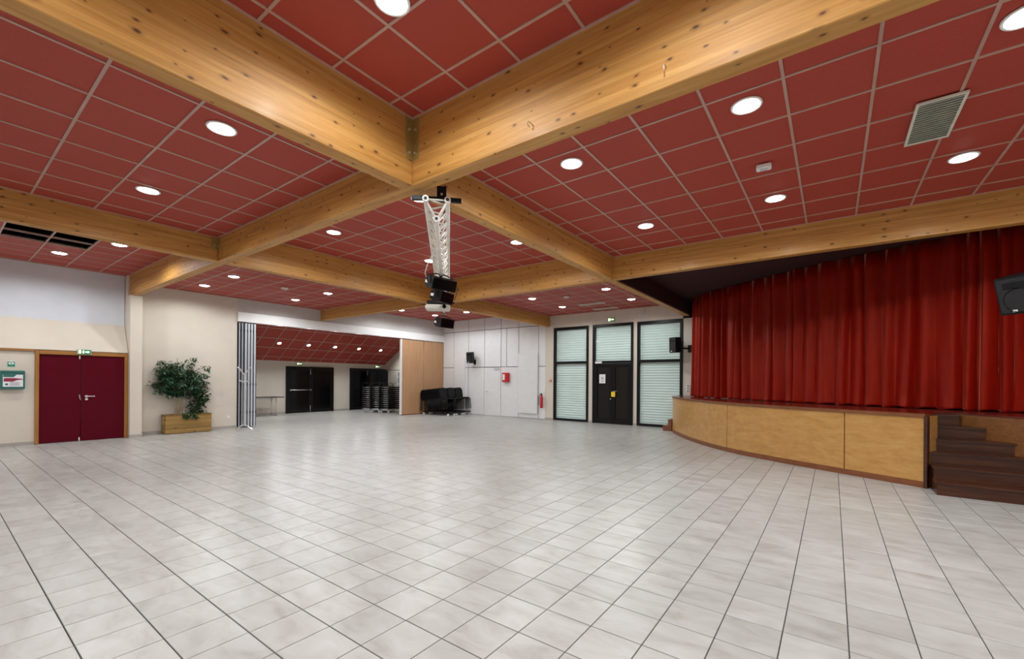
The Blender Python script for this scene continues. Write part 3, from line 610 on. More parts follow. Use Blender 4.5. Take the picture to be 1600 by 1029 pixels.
# ------------------------------------------------------------------ fire equipment
rb = top('fire_box', (-10.59, YB-.03, 1.39), 'red wall box with a white label on the white panelled wall', 'fire box')
obj('box', B(-10.74, -10.44, YB-.15, YB-.03, 1.39, 1.76), 'red', rb, bevel=.01, seg=2)
obj('white_label', B(-10.70, -10.60, YB-.153, YB-.149, 1.47, 1.70), 'paper', rb); obj('door_frame', MB().box(-10.735, -10.445, YB-.156, YB-.15, 1.735, 1.755).box(-10.46, -10.445, YB-.156, YB-.15, 1.40, 1.735), 'red', rb)
ex = top('fire_extinguisher', (-8.86, YB-.12, .42), 'red fire extinguisher hung at the right end of the white wall', 'extinguisher')
obj('cylinder', MB().lathe((-8.86, YB-.12, .42), [(.001, 0), (.045, .005), (.055, .03), (.055, .40), (.04, .46), (.02, .49), (.001, .49)], 20), 'red', ex)
obj('valve', MB().box(-8.88, -8.84, YB-.15, YB-.09, .91, .96).box(-8.93, -8.84, YB-.13, YB-.11, .96, .975).box(-8.93, -8.84, YB-.13, YB-.11, .935, .947), 'plastic', ex)
obj('hose', MB().path([(-8.88, YB-.13, .93), (-8.94, YB-.15, .90), (-8.955, YB-.16, .78), (-8.95, YB-.16, .60), (-8.94, YB-.16, .52)], .011), 'plastic', ex)

# ------------------------------------------------------------------ loudspeakers
def speaker(pos, face, w_, h_, d_, arm, label, mount):
    """pos = centre of cabinet, face = direction it points; arm = wall point"""
    c = Vector(pos); n_ = Vector(face).normalized(); ax = Vector((0, 0, 1)).cross(n_).normalized(); U = n_.cross(ax)
    t = top('loudspeaker', c-Vector((0, 0, h_/2)), label, 'speaker', 'black wall loudspeakers')
    pf = [(-.5, -.5), (.5, -.5), (.5, .35), (.33, .5), (-.33, .5), (-.5, .35)]
    obj('cabinet', MB().extr([c+ax*(u*w_)+n_*((-v)*d_)-U*h_/2 for u, v in pf], U*h_), 'plastic', t, bevel=.012, seg=2)
    obj('grille', MB().obox(c+n_*(d_/2+.004), ax, n_, U, w_*.44, .005, h_*.45), 'grille', t, bevel=.003)
    wf = MB(); q = c+n_*(d_/2+.010)-U*h_*.13; 
    for k in range(18):
        a, a2 = k*math.pi/9, (k+1)*math.pi/9; r_ = w_*.34
        wf.tube(q+ax*math.cos(a)*r_+U*math.sin(a)*r_, q+ax*math.cos(a2)*r_+U*math.sin(a2)*r_, .006, 5)
    obj('woofer_ring', wf, 'plastic', t)
    hn = q+U*h_*.40
    obj('horn', MB().obox(hn, ax, n_, U, w_*.30, .006, h_*.08), 'plastic', t, bevel=.004)
    obj('badge', MB().obox(q-U*h_*.27-ax*w_*.12, ax, n_, U, .022, .003, .013), 'castor', t)
    br = MB().tube(c-n_*d_*.45-U*h_*.2, mount, .022)
    m2 = Vector(mount); br.obox(m2, (1, 0, 0), (0, 1, 0), (0, 0, 1), *arm)
    obj('wall_bracket', br, 'plastic', t)
speaker((-12.29, YB-.32, 2.40), (.25, -1, -.12), .27, .45, .25, (.05, .02, .10), 'black loudspeaker on the white panelled wall above the stacked chairs', (-12.29, YB-.04, 2.22))
speaker((-3.84, 13.35, 2.56), (-.55, -1, -.05), .28, .46, .25, (.07, .05, .11), 'black loudspeaker on a bracket in front of the right window', (-3.50, 13.74, 2.46))
speaker((1.88, 7.75, 2.56), (-.75, -.75, -.3), .42, .46, .30, (.03, .03, .10), 'black loudspeaker cut by the right edge of the picture before the curtain', (2.30, 8.05, 2.75))
obj('hanging_bar', MB().tube((2.30, 8.06, 2.7), (2.30, 8.06, 3.465), .02), 'plastic', None, label='black bar hanging from the stage beam at the right edge', cat='bar')

# ------------------------------------------------------------------ folding partition
pt = top('folding_partition', (-14.3, 5.7, 0), 'folded stack of aluminium edged partition panels at the left of the opening', 'partition')
for k in range(6):
    ya = 5.462+k*.082
    p_ = obj('partition_panel', B(-15.25, -14.16, ya+.010, ya+.070, .03, 3.10), 'alu' if k else 'darkgap', pt, bevel=.003)
    obj('edge_profile', MB().box(-14.16, -14.145, ya+.008, ya+(.056 if k > 1 else .03), .03, 3.10), 'alu', p_, bevel=.002)
    obj('seal', MB().box(-14.165, -14.15, ya+(.058 if k > 1 else .032), ya+.074, .03, 3.10), 'darkgap', p_)
    for z in (.42, 1.25, 2.85): obj('hinge', B(-14.15, -14.138, ya+.052, ya+.076, z, z+.06), 'plastic', p_)
    obj('trolley', MB().box(-14.19, -14.15, ya+.02, ya+.06, 3.10, 3.134), 'plastic', p_)
for k, (ya, yb) in enumerate(((11.42, 12.63), (12.68, YB-.01))):
    t = top('partition_leaf', (XL, (ya+yb)/2, 0), ['beige wood partition leaf left of the stacked black chairs, with a white front edge', 'beige wood partition leaf in the corner behind the stacked black chairs'][k], 'partition')
    obj('board', B(XL-.06, XL-.0, ya+.05, yb-.02, .03, 3.11), 'oak', t, bevel=.003)
    obj('edge_strip', B(XL-.065, XL+.008, ya-.01, ya+.055, .03, 3.11), 'whitebright' if k == 0 else 'oak', t, bevel=.002, label='white edge strip' if k == 0 else None)
    if k: obj('corner_strip', B(XL-.06, XL+.01, yb-.02, yb+.005, .03, 3.11), 'plum', t)
    obj('floor_seal', B(XL-.05, XL-.01, ya+.05, yb-.02, 0, .03), 'plyedge', t)

# ------------------------------------------------------------------ side room beyond the partition
XS = -18.5
struct('wall_left', MB().box(XS-.1, XS, 3.0, 14.0, 0, 4.55), 'beige', 'cream far wall of the side room with two black double doors', 'wall')
struct('wall_back', MB().box(XS, XL-.1, 13.86, 14.0, 0, 4.55), 'beige', 'pale end wall of the side room behind the chair trolleys', 'wall')
struct('wall_front', MB().box(XS, XL-.1, 2.9, 3.0, 0, 4.55), 'beige', 'unseen end wall of the side room', 'wall')
struct('baseboard_left', MB().box(XS, XS+.014, 3.0, 8.9, 0, .08).box(XS, XS+.014, 11.05, 11.86, 0, .08), 'skirt', 'grey skirting of the side room wall', 'baseboard')
sc_ = top('ceiling', (-16.9, 8.5, 2.19), 'sloping red tile ceiling of the side room with five small lamps', 'ceiling', kind='structure')
SN = .6122
sd = Vector((1, 0, SN)).normalized(); sn = Vector((-SN, 0, 1)).normalized()
def sp(u, y, h_=0.0): return Vector((XS, y, 2.19))+sd*u+sn*h_
U0 = [.30-.35, .30, .92, 1.54, 2.16, 2.78]; V0 = [7.98-8*.6+k*.6 for k in range(19)]
V0 = [v for v in V0 if v > 3.0]+[13.86]
for u in U0[1:5]:
    obj('runner', MB().obox(sp(u, 8.43, .004), sd, (0, 1, 0), sn, .011, 5.43, .01), 'runner', sc_)
for v in V0[:-1]: obj('cross_runner', MB().obox(sp(1.37, v, .004), sd, (0, 1, 0), sn, 1.41, .011, .0095), 'runner', sc_)
for i in range(5):
    ua, ub = max(U0[i], -.02), U0[i+1]
    for j in range(len(V0)-1):
        va, vb = V0[j], V0[j+1]
        obj('ceiling_tile', MB().obox(sp((ua+ub)/2, (va+vb)/2, .015), sd, (0, 1, 0), sn, (ub-ua)/2, (vb-va)/2, .006), 'ceil', sc_)
zt = sp(2.78, 0).z; xt = sp(2.78, 0).x
struct('ceiling', B(xt, XL-.1, 3.0, 13.86, zt, zt+.05), 'beige', 'flat ceiling strip behind the partition header', 'ceiling')
ring2, disc2 = lamp_meshes(.62)
lamp2 = bpy.data.lights.new('small_downlight', 'SPOT'); lamp2.energy = LAMP_W*.62; lamp2.color = LAMP_COL; lamp2.spot_size = math.radians(164); lamp2.spot_blend = .5; lamp2.shadow_soft_size = .055
names = ['leftmost', 'second from the left', 'middle', 'fourth from the left', 'rightmost']
rotq = Matrix((sd, (0, 1, 0), sn)).transposed().to_euler()
for k in range(-2, 5):
    p = sp(1.24, 8.16+1.167*k)
    t = top('recessed_lamp', p, (names[k]+' of the five small lamps in the sloping side room ceiling') if k >= 0 else 'small ceiling lamp of the side room, hidden behind the wall', 'lamp', 'small lamps of the side room'); t.rotation_euler = rotq
    for nm, md in (('ring', ring2), ('diffuser', disc2)):
        o = bpy.data.objects.new(nm, md); o.parent = t; COL.objects.link(o)
    lo = bpy.data.objects.new('lamp_light', lamp2); lo.parent = t; lo.location = (0, 0, -.03); lo.rotation_euler = (0, -math.atan(SN)*-.0, 0); COL.objects.link(lo)
def black_door(nm, ya, yb, label, bar):
    t = top(nm, (XS, (ya+yb)/2, 0), label, 'door', kind='structure'); x0, x1 = XS, XS+.07
    obj('jamb', B(x0, x1, ya, ya+.08, 0, 1.98), 'black', t, bevel=.003); obj('jamb', B(x0, x1, yb-.08, yb, 0, 1.98), 'black', t, bevel=.003); obj('head', B(x0, x1, ya+.08, yb-.08, 1.90, 1.98), 'black', t, bevel=.003)
    mid = (ya+yb)/2
    for k, (a, b_) in enumerate(((ya+.083, mid-.004), (mid+.004, yb-.083))):
        l_ = obj('leaf', MB().box(x0+.01, x1-.015, a, a+.09, .01, 1.895).box(x0+.01, x1-.015, b_-.09, b_, .01, 1.895).box(x0+.01, x1-.015, a+.09, b_-.09, 1.80, 1.895).box(x0+.01, x1-.015, a+.09, b_-.09, .01, .13), 'black', t, bevel=.003)
        obj('leaf_panel', B(x0+.01, x1-.035, a+.09, b_-.09, .13, 1.80), 'blackgloss', l_)
        if bar and k == 0: obj('push_bar', MB().tube((x1+.05, a+.07, .98), (x1+.05, b_-.03, .98), .018).box(x1-.02, x1+.05, a+.05, a+.10, .95, 1.01).box(x1-.02, x1+.05, b_-.06, b_-.01, .95, 1.01), 'chrome', l_)
        if k == 0: obj('bolt_rod', MB().tube((x1, b_-.03, 1.65), (x1, b_-.03, 1.89), .012).tube((x1, b_-.03, .05), (x1, b_-.03, .30), .012), 'chrome', l_)
black_door('door_4', 8.92, 11.04, 'left black double door in the side room with a steel push bar', True)
black_door('door_5', 11.88, 13.80, 'right black double door in the side room behind the chair trolleys', False)
# folding table seen behind the folded partition
tb = top('folding_table', (-17.6, 7.5, 0), 'dark topped folding table standing behind the folded partition', 'table')
obj('table_top', B(-18.3, -17.6, 6.5, 8.45, .71, .745), 'tabletop', tb, bevel=.005)
for yy in (6.75, 8.2):
    for xx in (-18.15, -17.75): obj('leg', MB().tube((xx, yy, .03), (xx, yy, .71), .014), 'chrome', tb)
    obj('foot_bar', MB().tube((-18.3, yy, .02), (-17.58, yy, .02), .016), 'chrome', tb)
obj('cross_bar', MB().tube((-17.95, 6.75, .66), (-17.95, 8.2, .66), .010), 'chrome', tb)
# white shelf unit beside the partition leaf
sh = top('shelf_unit', (-16.5, 13.6, 0), 'white shelf unit behind the black chair stacks in the side room', 'shelf')
obj('side', B(-17.0, -16.97, 13.45, 13.85, .05, 1.85), 'whitebright', sh); obj('side', B(-15.9, -15.87, 13.45, 13.85, .05, 1.85), 'whitebright', sh); obj('back_board', B(-16.97, -15.9, 13.83, 13.85, .05, 1.85), 'whitebright', sh)
for z in (.05, .35, .65, .95, 1.25, 1.55, 1.82): obj('shelf_board', B(-16.97, -15.9, 13.46, 13.83, z, z+.025), 'white', sh)
dp = top('dark_panel_stand', (-17.7, 13.1, 0), 'tall dark cloth covered stand against the right black door of the side room', 'stand')
obj('cloth_cover', MB().prism([(-17.85, 12.95), (-17.55, 13.0), (-17.5, 13.3), (-17.7, 13.45), (-17.95, 13.35), (-17.98, 13.1)], .02, 1.93), 'fabric', dp, bevel=.05, seg=2)
obj('rail', MB().tube((-17.7, 13.2, 1.93), (-16.8, 13.5, 1.90), .01), 'plastic', dp)

# ------------------------------------------------------------------ stacking chairs
def chair_proto():
    t = bpy.data.objects.new('stacking_chair', None); COL.objects.link(t)
    def part(n_, mb, m, bev=0, seg=1):
        me_ = mb.mesh(n_, (0, 0, 0), bev, seg); me_.materials.append(MAT[m]); o_ = bpy.data.objects.new(n_, me_); o_.parent = t; COL.objects.link(o_)
    part('seat', MB().prism([(-.21, -.17), (.21, -.17), (.225, 0), (.21, .2), (-.21, .2)], .42, .48), 'fabric', .014, 2)
    bk = MB()
    pr = [(-.20, .43), (-.235, .46), (-.232, .68), (-.20, .80), (-.12, .875), (.12, .875), (.20, .80), (.232, .68), (.235, .46), (.20, .43)]
    bk.extr([(u, .205+(z-.52)*.16, z) for u, z in pr], (0, .035, 0)); part('backrest', bk, 'fabric', .012, 2)
    for sx in (-1, 1):
        part('leg', MB().path([(sx*.22, -.20, .44), (sx*.235, -.235, .0)], .016, 6), 'tubeblk')
        part('leg', MB().path([(sx*.205, .22, .62), (sx*.21, .20, .44), (sx*.235, .26, .0)], .016, 6), 'tubeblk')
        part('side_rail', MB().path([(sx*.222, -.20, .43), (sx*.222, .2, .43)], .010, 6), 'tubeblk')
    part('front_rail', MB().path([(-.22, -.205, .43), (.22, -.205, .43)], .010, 6), 'tubeblk')
    return t
proto = chair_proto(); used = [False]
def place_chair(x, y, z, rz, label, group):
    c = proto if not used[0] else copy_tree(proto); used[0] = True
    c.location = (x, y, z); c.rotation_euler = (0, 0, rz); tag(c, label, 'chair', group)
ordn = ['bottom', 'second from the bottom', 'third from the bottom', 'fourth from the bottom', 'fifth from the bottom', 'fifth from the top', 'fourth from the top', 'third from the top', 'second from the top', 'topmost']
def dolly(x, y, rz, label, w_=.56, d_=.62, m='alu'):
    t = top('chair_dolly', (0, 0, 0), label, 'dolly', 'chair dollies on white casters')
    obj('frame', MB().box(-w_/2, w_/2, -d_/2, -d_/2+.03, .115, .145).box(-w_/2, w_/2, d_/2-.03, d_/2, .115, .145).box(-w_/2, -w_/2+.03, -d_/2+.03, d_/2-.03, .115, .145).box(w_/2-.03, w_/2, -d_/2+.03, d_/2-.03, .115, .145), m, t, bevel=.003)
    for sx in (-1, 1):
        for sy in (-1, 1):
            cx, cy = sx*(w_/2-.03), sy*(d_/2-.03)
            k = obj('caster', MB().box(cx-.02, cx+.02, cy-.02, cy+.02, .085, .115), 'plastic', t)
            obj('wheel', MB().lathe((cx, cy, .045), [(.001, -.018), (.044, -.018), (.045, -.012), (.045, .012), (.044, .018), (.001, .018)], 14, 'X'), 'castor', k)
    t.location = (x, y, 0); t.rotation_euler = (0, 0, rz)
# group A: in front of the partition leaves, backs to the room
ordA = ['innermost', 'second', 'third', 'fourth', 'fifth', 'sixth', 'seventh', 'eighth', 'ninth', 'tenth', 'eleventh', 'twelfth', 'thirteenth', 'fourteenth', 'outermost']
for (y, nm) in ((12.62, 'near'), (13.09, 'middle'), (13.55, 'far')):
    dolly(-13.24, y, -math.pi/2, 'low black caster dolly under the %s row of black chairs by the partition' % nm, .40, 1.5, 'plastic')
    for k in range(15):
        place_chair(-13.86+k*.08, y, .146+k*.008, math.pi/2, 'black stacking chair, %s from the partition in the %s row of nested chairs' % (ordA[k], nm) if 0 < k < 14 else 'black stacking chair, %s in the %s row by the beige partition' % (ordA[k], nm), '%s row of nested black chairs by the partition' % nm)
# group B: folded chairs lying flat on trolleys in the side room
def folded_proto():
    t = bpy.data.objects.new('folded_chair', None); COL.objects.link(t)
    def part(n_, mb, m, bev=0, seg=1):
        me_ = mb.mesh(n_, (0, 0, 0), bev, seg); me_.materials.append(MAT[m]); o_ = bpy.data.objects.new(n_, me_); o_.parent = t; COL.objects.link(o_)
    part('seat', B(-.19, .19, -.02, .40, .0, .068), 'fabric', .01, 2); part('backrest', B(-.19, .19, -.41, -.06, .0, .068), 'fabric', .01, 2)
    for sx in (-1, 1): part('leg', MB().path([(sx*.205, -.44, .03), (sx*.205, .44, .03)], .012, 6), 'tubeblk')
    part('cross_tube', MB().path([(-.2, -.44, .03), (.2, -.44, .03)], .008, 6), 'chrome'); part('cross_tube', MB().path([(-.215, .44, .03), (.215, .44, .03)], .011, 6), 'tubeblk')
    return t
fproto = folded_proto(); first = True
for (x, y, rz, nm) in [(-16.86, 12.02, .25, 'left'), (-16.40, 12.16, .25, 'middle'), (-15.94, 12.30, .25, 'right')]:
    dolly(x, y, rz, 'white castered trolley under the %s pile of folded chairs in the side room' % nm, .44, .9)
    for k in range(11):
        c = fproto if first else copy_tree(fproto); first = False
        c.location = (x, y, .150+k*.092); c.rotation_euler = (0, 0, rz)
        tag(c, 'black folded chair, %s in the %s pile in the side room' % ((['bottom', 'second from the bottom', 'third from the bottom', 'fourth from the bottom', 'fifth from the bottom', 'middle', 'fifth from the top', 'fourth from the top', 'third from the top', 'second from the top', 'topmost'])[k], nm), 'chair', '%s pile of folded chairs' % nm)
    hd_ = top('trolley_handle', (0, 0, 0), 'black tube handles rising over the %s pile of folded chairs' % nm, 'handle')
    for yy in (-.47, .47): obj('hoop', MB().path([(-.215, yy, .14), (-.215, yy, 1.24), (-.17, yy, 1.30), (.17, yy, 1.30), (.215, yy, 1.24), (.215, yy, .14)], .012, 6), 'tubeblk', hd_)
    hd_.location = (x, y, 0); hd_.rotation_euler = (0, 0, rz)

# ------------------------------------------------------------------ planter with plants
pl = top('wooden_planter', (-14.0, 4.15, 0), 'long rectangular planter of treated pine planks by the beige wall', 'planter')
px0, px1, py0, py1 = -14.165, -13.83, 3.66, 4.68
for k in range(4):
    z0, z1 = .012+k*.117, .012+k*.117+.113
    obj('plank', B(px1-.028, px1, py0, py1, z0, z1), 'planter', pl, bevel=.004); obj('plank', B(px0, px0+.028, py0, py1, z0, z1), 'planter', pl, bevel=.004)
    obj('plank', B(px0+.028, px1-.028, py0, py0+.028, z0, z1), 'planter', pl, bevel=.004); obj('plank', B(px0+.028, px1-.028, py1-.028, py1, z0, z1), 'planter', pl, bevel=.004)
obj('rim', MB().box(px0-.01, px1+.012, py0-.012, py0+.04, .482, .500).box(px0-.01, px1+.012, py1-.04, py1+.012, .482, .500).box(px1-.035, px1+.012, py0+.04, py1-.04, .482, .500).box(px0-.01, px0+.035, py0+.04, py1-.04, .482, .500), 'planter', pl, bevel=.003)
obj('soil', B(px0+.028, px1-.028, py0+.028, py1-.028, .35, .44), 'soil', pl)
def leaf(mb, p, d, s_, wd=.42):
    d = d.normalized(); side = d.cross(Vector((random.uniform(-.5, .5), random.uniform(-.5, .5), 1))).normalized(); n_ = side.cross(d)
    a = [p, p+d*s_*.35+side*s_*wd*.5, p+d*s_*.75+side*s_*wd*.36-n_*s_*.05, p+d*s_-n_*s_*.15, p+d*s_*.75-side*s_*wd*.36-n_*s_*.05, p+d*s_*.35-side*s_*wd*.5, p+d*s_*.5-n_*s_*.06]
    mb.add(a, [(0, 1, 6), (1, 2, 6), (2, 3, 6), (3, 4, 6), (4, 5, 6), (5, 0, 6)])
rnd = random.Random(5)
fc = top('ficus_plant', (-13.99, 3.95, .44), 'tall leafy ficus with pale stems in the wooden planter', 'plant')
lv = MB()
crown = []
for i, (y_, lean, top_) in enumerate(((3.90, -.14, 1.74), (3.96, .0, 1.98), (4.04, .20, 1.82), (4.0, -.08, 1.6), (4.02, .26, 1.62))):
    pts = []
    for k in range(7):
        q = k/6; pts.append(Vector((-13.99+rnd.uniform(-.015, .015)+.06*q*(i % 3-1), y_+lean*q**1.4+rnd.uniform(-.015, .015), .42+(top_-.42)*q)))
    obj('stem', MB().path(pts, [.02-.013*k/6 for k in range(7)], 6), 'bark', fc)
    for b_ in range(17):
        q = .5+.5*rnd.random(); s0 = pts[0].lerp(pts[-1], q); s0 = pts[min(6, int(q*6))].copy()
        az = rnd.uniform(0, 2*math.pi); ln_ = rnd.uniform(.18, .46)*(1.15-.5*abs(q-.75))
        d = Vector((.42*math.cos(az), math.sin(az)*1.0, rnd.uniform(.0, .6))).normalized(); ln_ *= .82
        e_ = s0+d*ln_; e_.z += .05
        e2 = e_+d*.12+Vector((0, 0, -.08))
        for P_ in (e_, e2): P_.x = min(max(P_.x, -14.15), -13.68)
        obj('twig', MB().path([s0, e_, e2], [.006, .004, .002], 4), 'bark', fc)
        crown += [(s0, e_), (e_, e2)]
for a, b_ in crown:
    for k in range(15):
        p = a.lerp(b_, rnd.random())+Vector((rnd.uniform(-.04, .04), rnd.uniform(-.06, .06), rnd.uniform(-.06, .05)))
        p.x = min(max(p.x, -14.14), -13.62)
        leaf(lv, p, Vector((rnd.uniform(-.6, 1), rnd.uniform(-1, 1), rnd.uniform(-.9, .3))), rnd.uniform(.08, .13))
tag(obj('foliage', lv, 'leaf', fc), kind='stuff')
iv = top('ivy_plant', (-13.97, 4.32, .44), 'dense dark green bushy plant at the right of the ficus stems', 'plant')
lv = MB()
for s_ in range(26):
    az = rnd.uniform(0, 2*math.pi); y_ = rnd.uniform(4.2, 4.42)
    a = Vector((-13.98, y_, .44)); q = rnd.random(); hh = .45+.65*(1-q)**.8
    e_ = Vector((-13.98+.14*math.cos(az), min(4.66, 4.24+q*.42+.08*math.sin(az)), min(1.32, .44+hh)))
    md = a.lerp(e_, .5)+Vector((0, .05, .05)); obj('shoot', MB().path([a, md, e_], [.005, .004, .002], 4), 'bark', iv)
    for k in range(26):
        p = (a.lerp(md, rnd.random()) if k % 2 else md.lerp(e_, rnd.random()))+Vector((rnd.uniform(-.06, .08), rnd.uniform(-.07, .07), rnd.uniform(-.04, .05)))
        p.x = max(p.x, -14.15); leaf(lv, p, Vector((rnd.uniform(-.5, 1), rnd.uniform(-1, 1), rnd.uniform(-.8, .4))), rnd.uniform(.06, .10), .6)
for k in range(60):
    p = Vector((rnd.uniform(-13.86, -13.80), rnd.uniform(4.0, 4.35), rnd.uniform(.40, .54))); leaf(lv, p, Vector((rnd.uniform(0, 1), rnd.uniform(-1, 1), -.6)), .08, .6)
tag(obj('foliage', lv, 'leaf2', iv), kind='stuff')
tr = obj('dry_tendril', MB().path([(-13.9, 3.68, .47), (-13.84, 3.62, .45), (-13.82, 3.60, .36), (-13.83, 3.615, .26)], .005, 5), 'bark', None, label='dry brown tendril hanging over the left end of the planter', cat='tendril')

# ------------------------------------------------------------------ coat stand
cs = top('coat_stand', (-13.55, 5.35, 0), 'slim chrome coat stand with two tiers of hooks before the folded partition', 'coat stand')
cx, cy = -13.55, 5.38
obj('pole', MB().tube((cx, cy, .10), (cx, cy, 1.62), .014, 10), 'chrome', cs)
for k in range(4):
    a = k*math.pi/2+.5; c_, s_ = math.cos(a), math.sin(a)
    obj('foot', MB().path([(cx, cy, .14), (cx+.10*c_, cy+.10*s_, .115), (cx+.27*c_, cy+.27*s_, .01)], .010, 6), 'chrome', cs)
    obj('upper_hook', MB().path([(cx, cy, 1.56), (cx+.08*c_, cy+.08*s_, 1.64), (cx+.21*c_, cy+.21*s_, 1.78)], .012, 6), 'chrome', cs)
    obj('lower_hook', MB().path([(cx, cy, 1.36), (cx+.09*c_, cy+.09*s_, 1.37), (cx+.15*c_, cy+.18*s_, 1.41)], .012, 6), 'chrome', cs)
obj('collar', MB().tube((cx, cy, 1.33), (cx, cy, 1.39), .02, 10), 'chrome', cs)

# ------------------------------------------------------------------ stage
ctl = [(-3.80, 13.77), (-3.80, 12.95), (-3.55, 12.35), (-2.75, 11.04), (-1.93, 10.06), (-1.14, 9.42), (0, 8.76), (1.05, 8.22)]
def catmull(P, n):
    out = []
    for i in range(len(P)-1):
        p0, p1, p2, p3 = (Vector(P[max(i-1, 0)]), Vector(P[i]), Vector(P[i+1]), Vector(P[min(i+2, len(P)-1)]))
        for k in range(n):
            t = k/n; out.append(.5*((2*p1)+(-p0+p2)*t+(2*p0-5*p1+4*p2-p3)*t*t+(-p0+3*p1-3*p2+p3)*t**3))
    out.append(Vector(P[-1])); return out
curve = [Vector(ctl[0])]+catmull(ctl[1:], 8)
HS = 1.03
def offset(c, d):
    r = []
    for i, p in enumerate(c):
        t = (c[min(i+1, len(c)-1)]-c[max(i-1, 0)]).normalized(); r.append(p+Vector((t.y, -t.x))*d)   # positive d = towards the hall
    return r
def strip(c, d0, d1, z0, z1):
    a, b_ = offset(c, d0), offset(c, d1); m_ = MB()
    m_.prism([tuple(p) for p in a]+[tuple(p) for p in b_[::-1]], z0, z1); return m_
def sub(s0, s1, gap=.007):
    """piece of the curve between arc lengths"""
    L = [0]
    for i in range(1, len(curve)): L.append(L[-1]+(curve[i]-curve[i-1]).length)
    def at(s):
        for i in range(1, len(L)):
            if s <= L[i]: return curve[i-1].lerp(curve[i], (s-L[i-1])/(L[i]-L[i-1]))
        return curve[-1].copy()
    s0 += gap; s1 -= gap
    return [at(s0)]+[curve[i] for i in range(len(L)) if s0+.01 < L[i] < s1-.01]+[at(s1)]
Ltot = sum((curve[i]-curve[i-1]).length for i in range(1, len(curve)))
def arc_near(pt):
    best = None; s = 0
    for i in range(1, len(curve)):
        for k in range(10):
            p = curve[i-1].lerp(curve[i], k/10); d = (p-Vector(pt)).length
            if best is None or d < best[0]: best = (d, s+(curve[i]-curve[i-1]).length*k/10)
        s += (curve[i]-curve[i-1]).length
    return best[1]
sg_ = top('stage', (.5, 11.0, 0), 'curved raised stage with plywood front panels below the red curtain', 'stage')
side = [(1.05, 8.22), (1.20, 8.55), (1.25, 9.25), (1.50, 9.12), (1.75, 8.77), (2.02, 8.45), (2.45, 8.0), (XR-.01, 7.4)]
deckp = [tuple(p) for p in curve]+side[1:]+[(XR-.01, 13.77)]
ins = [tuple(p) for p in offset(curve, -.06)]
obj('deck', MB().prism(deckp, HS-.028, HS), 'deck', sg_)
obj('core', MB().prism([p for p in ins]+[(1.30, 9.30), (1.55, 9.20), (1.80, 8.84), (2.07, 8.52), (2.5, 8.08), (XR-.02, 7.5), (XR-.02, 13.76)], .0, HS-.03), 'darkgap', sg_)
obj('deck_edge', strip(curve, -.03, .022, HS-.045, HS+.004), 'plyedge', sg_)
obj('skirting', strip(curve, -.05, .010, 0.0, .085), 'plyedge', sg_)
cuts = [0, arc_near((-3.62, 12.5)), arc_near((-1.78, 9.92)), arc_near((.16, 8.68)), Ltot]
for i in range(4): obj('front_panel', strip(sub(cuts[i], cuts[i+1]), -.05, 0.0, .087, HS-.047), 'ply', sg_)
obj('end_post', MB().prism([(1.03, 8.20), (1.065, 8.18), (1.10, 8.26), (1.07, 8.29)], 0, HS-.03), 'step', sg_)
obj('return_panel', MB().prism([(1.07, 8.29), (1.10, 8.27), (1.22, 8.56), (1.19, 8.58)], .0, HS-.03), 'ply', sg_)
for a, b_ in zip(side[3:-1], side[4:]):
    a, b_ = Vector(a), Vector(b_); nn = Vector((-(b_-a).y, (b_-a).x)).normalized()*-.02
    obj('side_panel', MB().prism([tuple(a), tuple(b_), tuple(b_-nn), tuple(a-nn)], 0, HS-.03), 'sidewood_shaded', sg_)
# steps at the right of the stage
st = top('stage_steps', (2.6, 8.3, 0), 'wide dark wooden steps climbing to the stage at the right', 'steps')
ys_ = [7.80, 8.03, 8.27, 8.50, 8.75, 9.0]; zs_ = [.175, .34, .505, .67, .84, 1.0]
xr_ = [XR, XR, XR, 2.0, 1.76, 1.56]; xl_ = [1.10, 1.10, 1.10, 1.16, 1.20, 1.22]
for k in range(6):
    y_, z_ = ys_[k], zs_[k]; zp = zs_[k-1] if k else 0.0; x1 = xr_[k]; yend = (ys_[k+1]+.03 if k < 5 else 9.2)
    if k < 3: x1 = XR if k == 0 else (2.45+.9 if k == 1 else 2.3)
    if k == 0: x1 = 4.2
    x1 = [4.2, 2.42, 2.2, 1.98, 1.74, 1.52][k] if k else 4.2
    obj('riser', B(xl_[k]+.015, x1, y_+.02, y_+.04, zp, z_-.028), 'step', st)
    obj('tread', B(xl_[k], x1, y_-.005, yend, z_-.028, z_), 'step', st, bevel=.006, seg=2)
obj('stringer', B(1.115, 1.14, 7.83, 8.5, 0, .14), 'step', st)
obj('stringer', B(1.115, 1.14, 8.06, 8.5, .14, .31), 'step', st)
obj('stringer', B(1.115, 1.14, 8.30, 8.5, .31, .47), 'step', st)
# small steps at the left end of the stage
s3 = top('side_steps', (-3.95, 13.3, 0), 'small reddish wooden steps at the left end of the stage', 'steps')
obj('tread', B(-4.08, -3.815, 12.92, 13.73, .13, .155), 'plyedge', s3, bevel=.003); obj('riser', B(-4.07, -3.815, 12.93, 13.72, 0, .13), 'plyedge', s3)
obj('tread', B(-3.93, -3.815, 12.92, 13.73, .315, .34), 'plyedge', s3, bevel=.003); obj('riser', B(-3.92, -3.815, 12.93, 13.72, .155, .315), 'plyedge', s3)

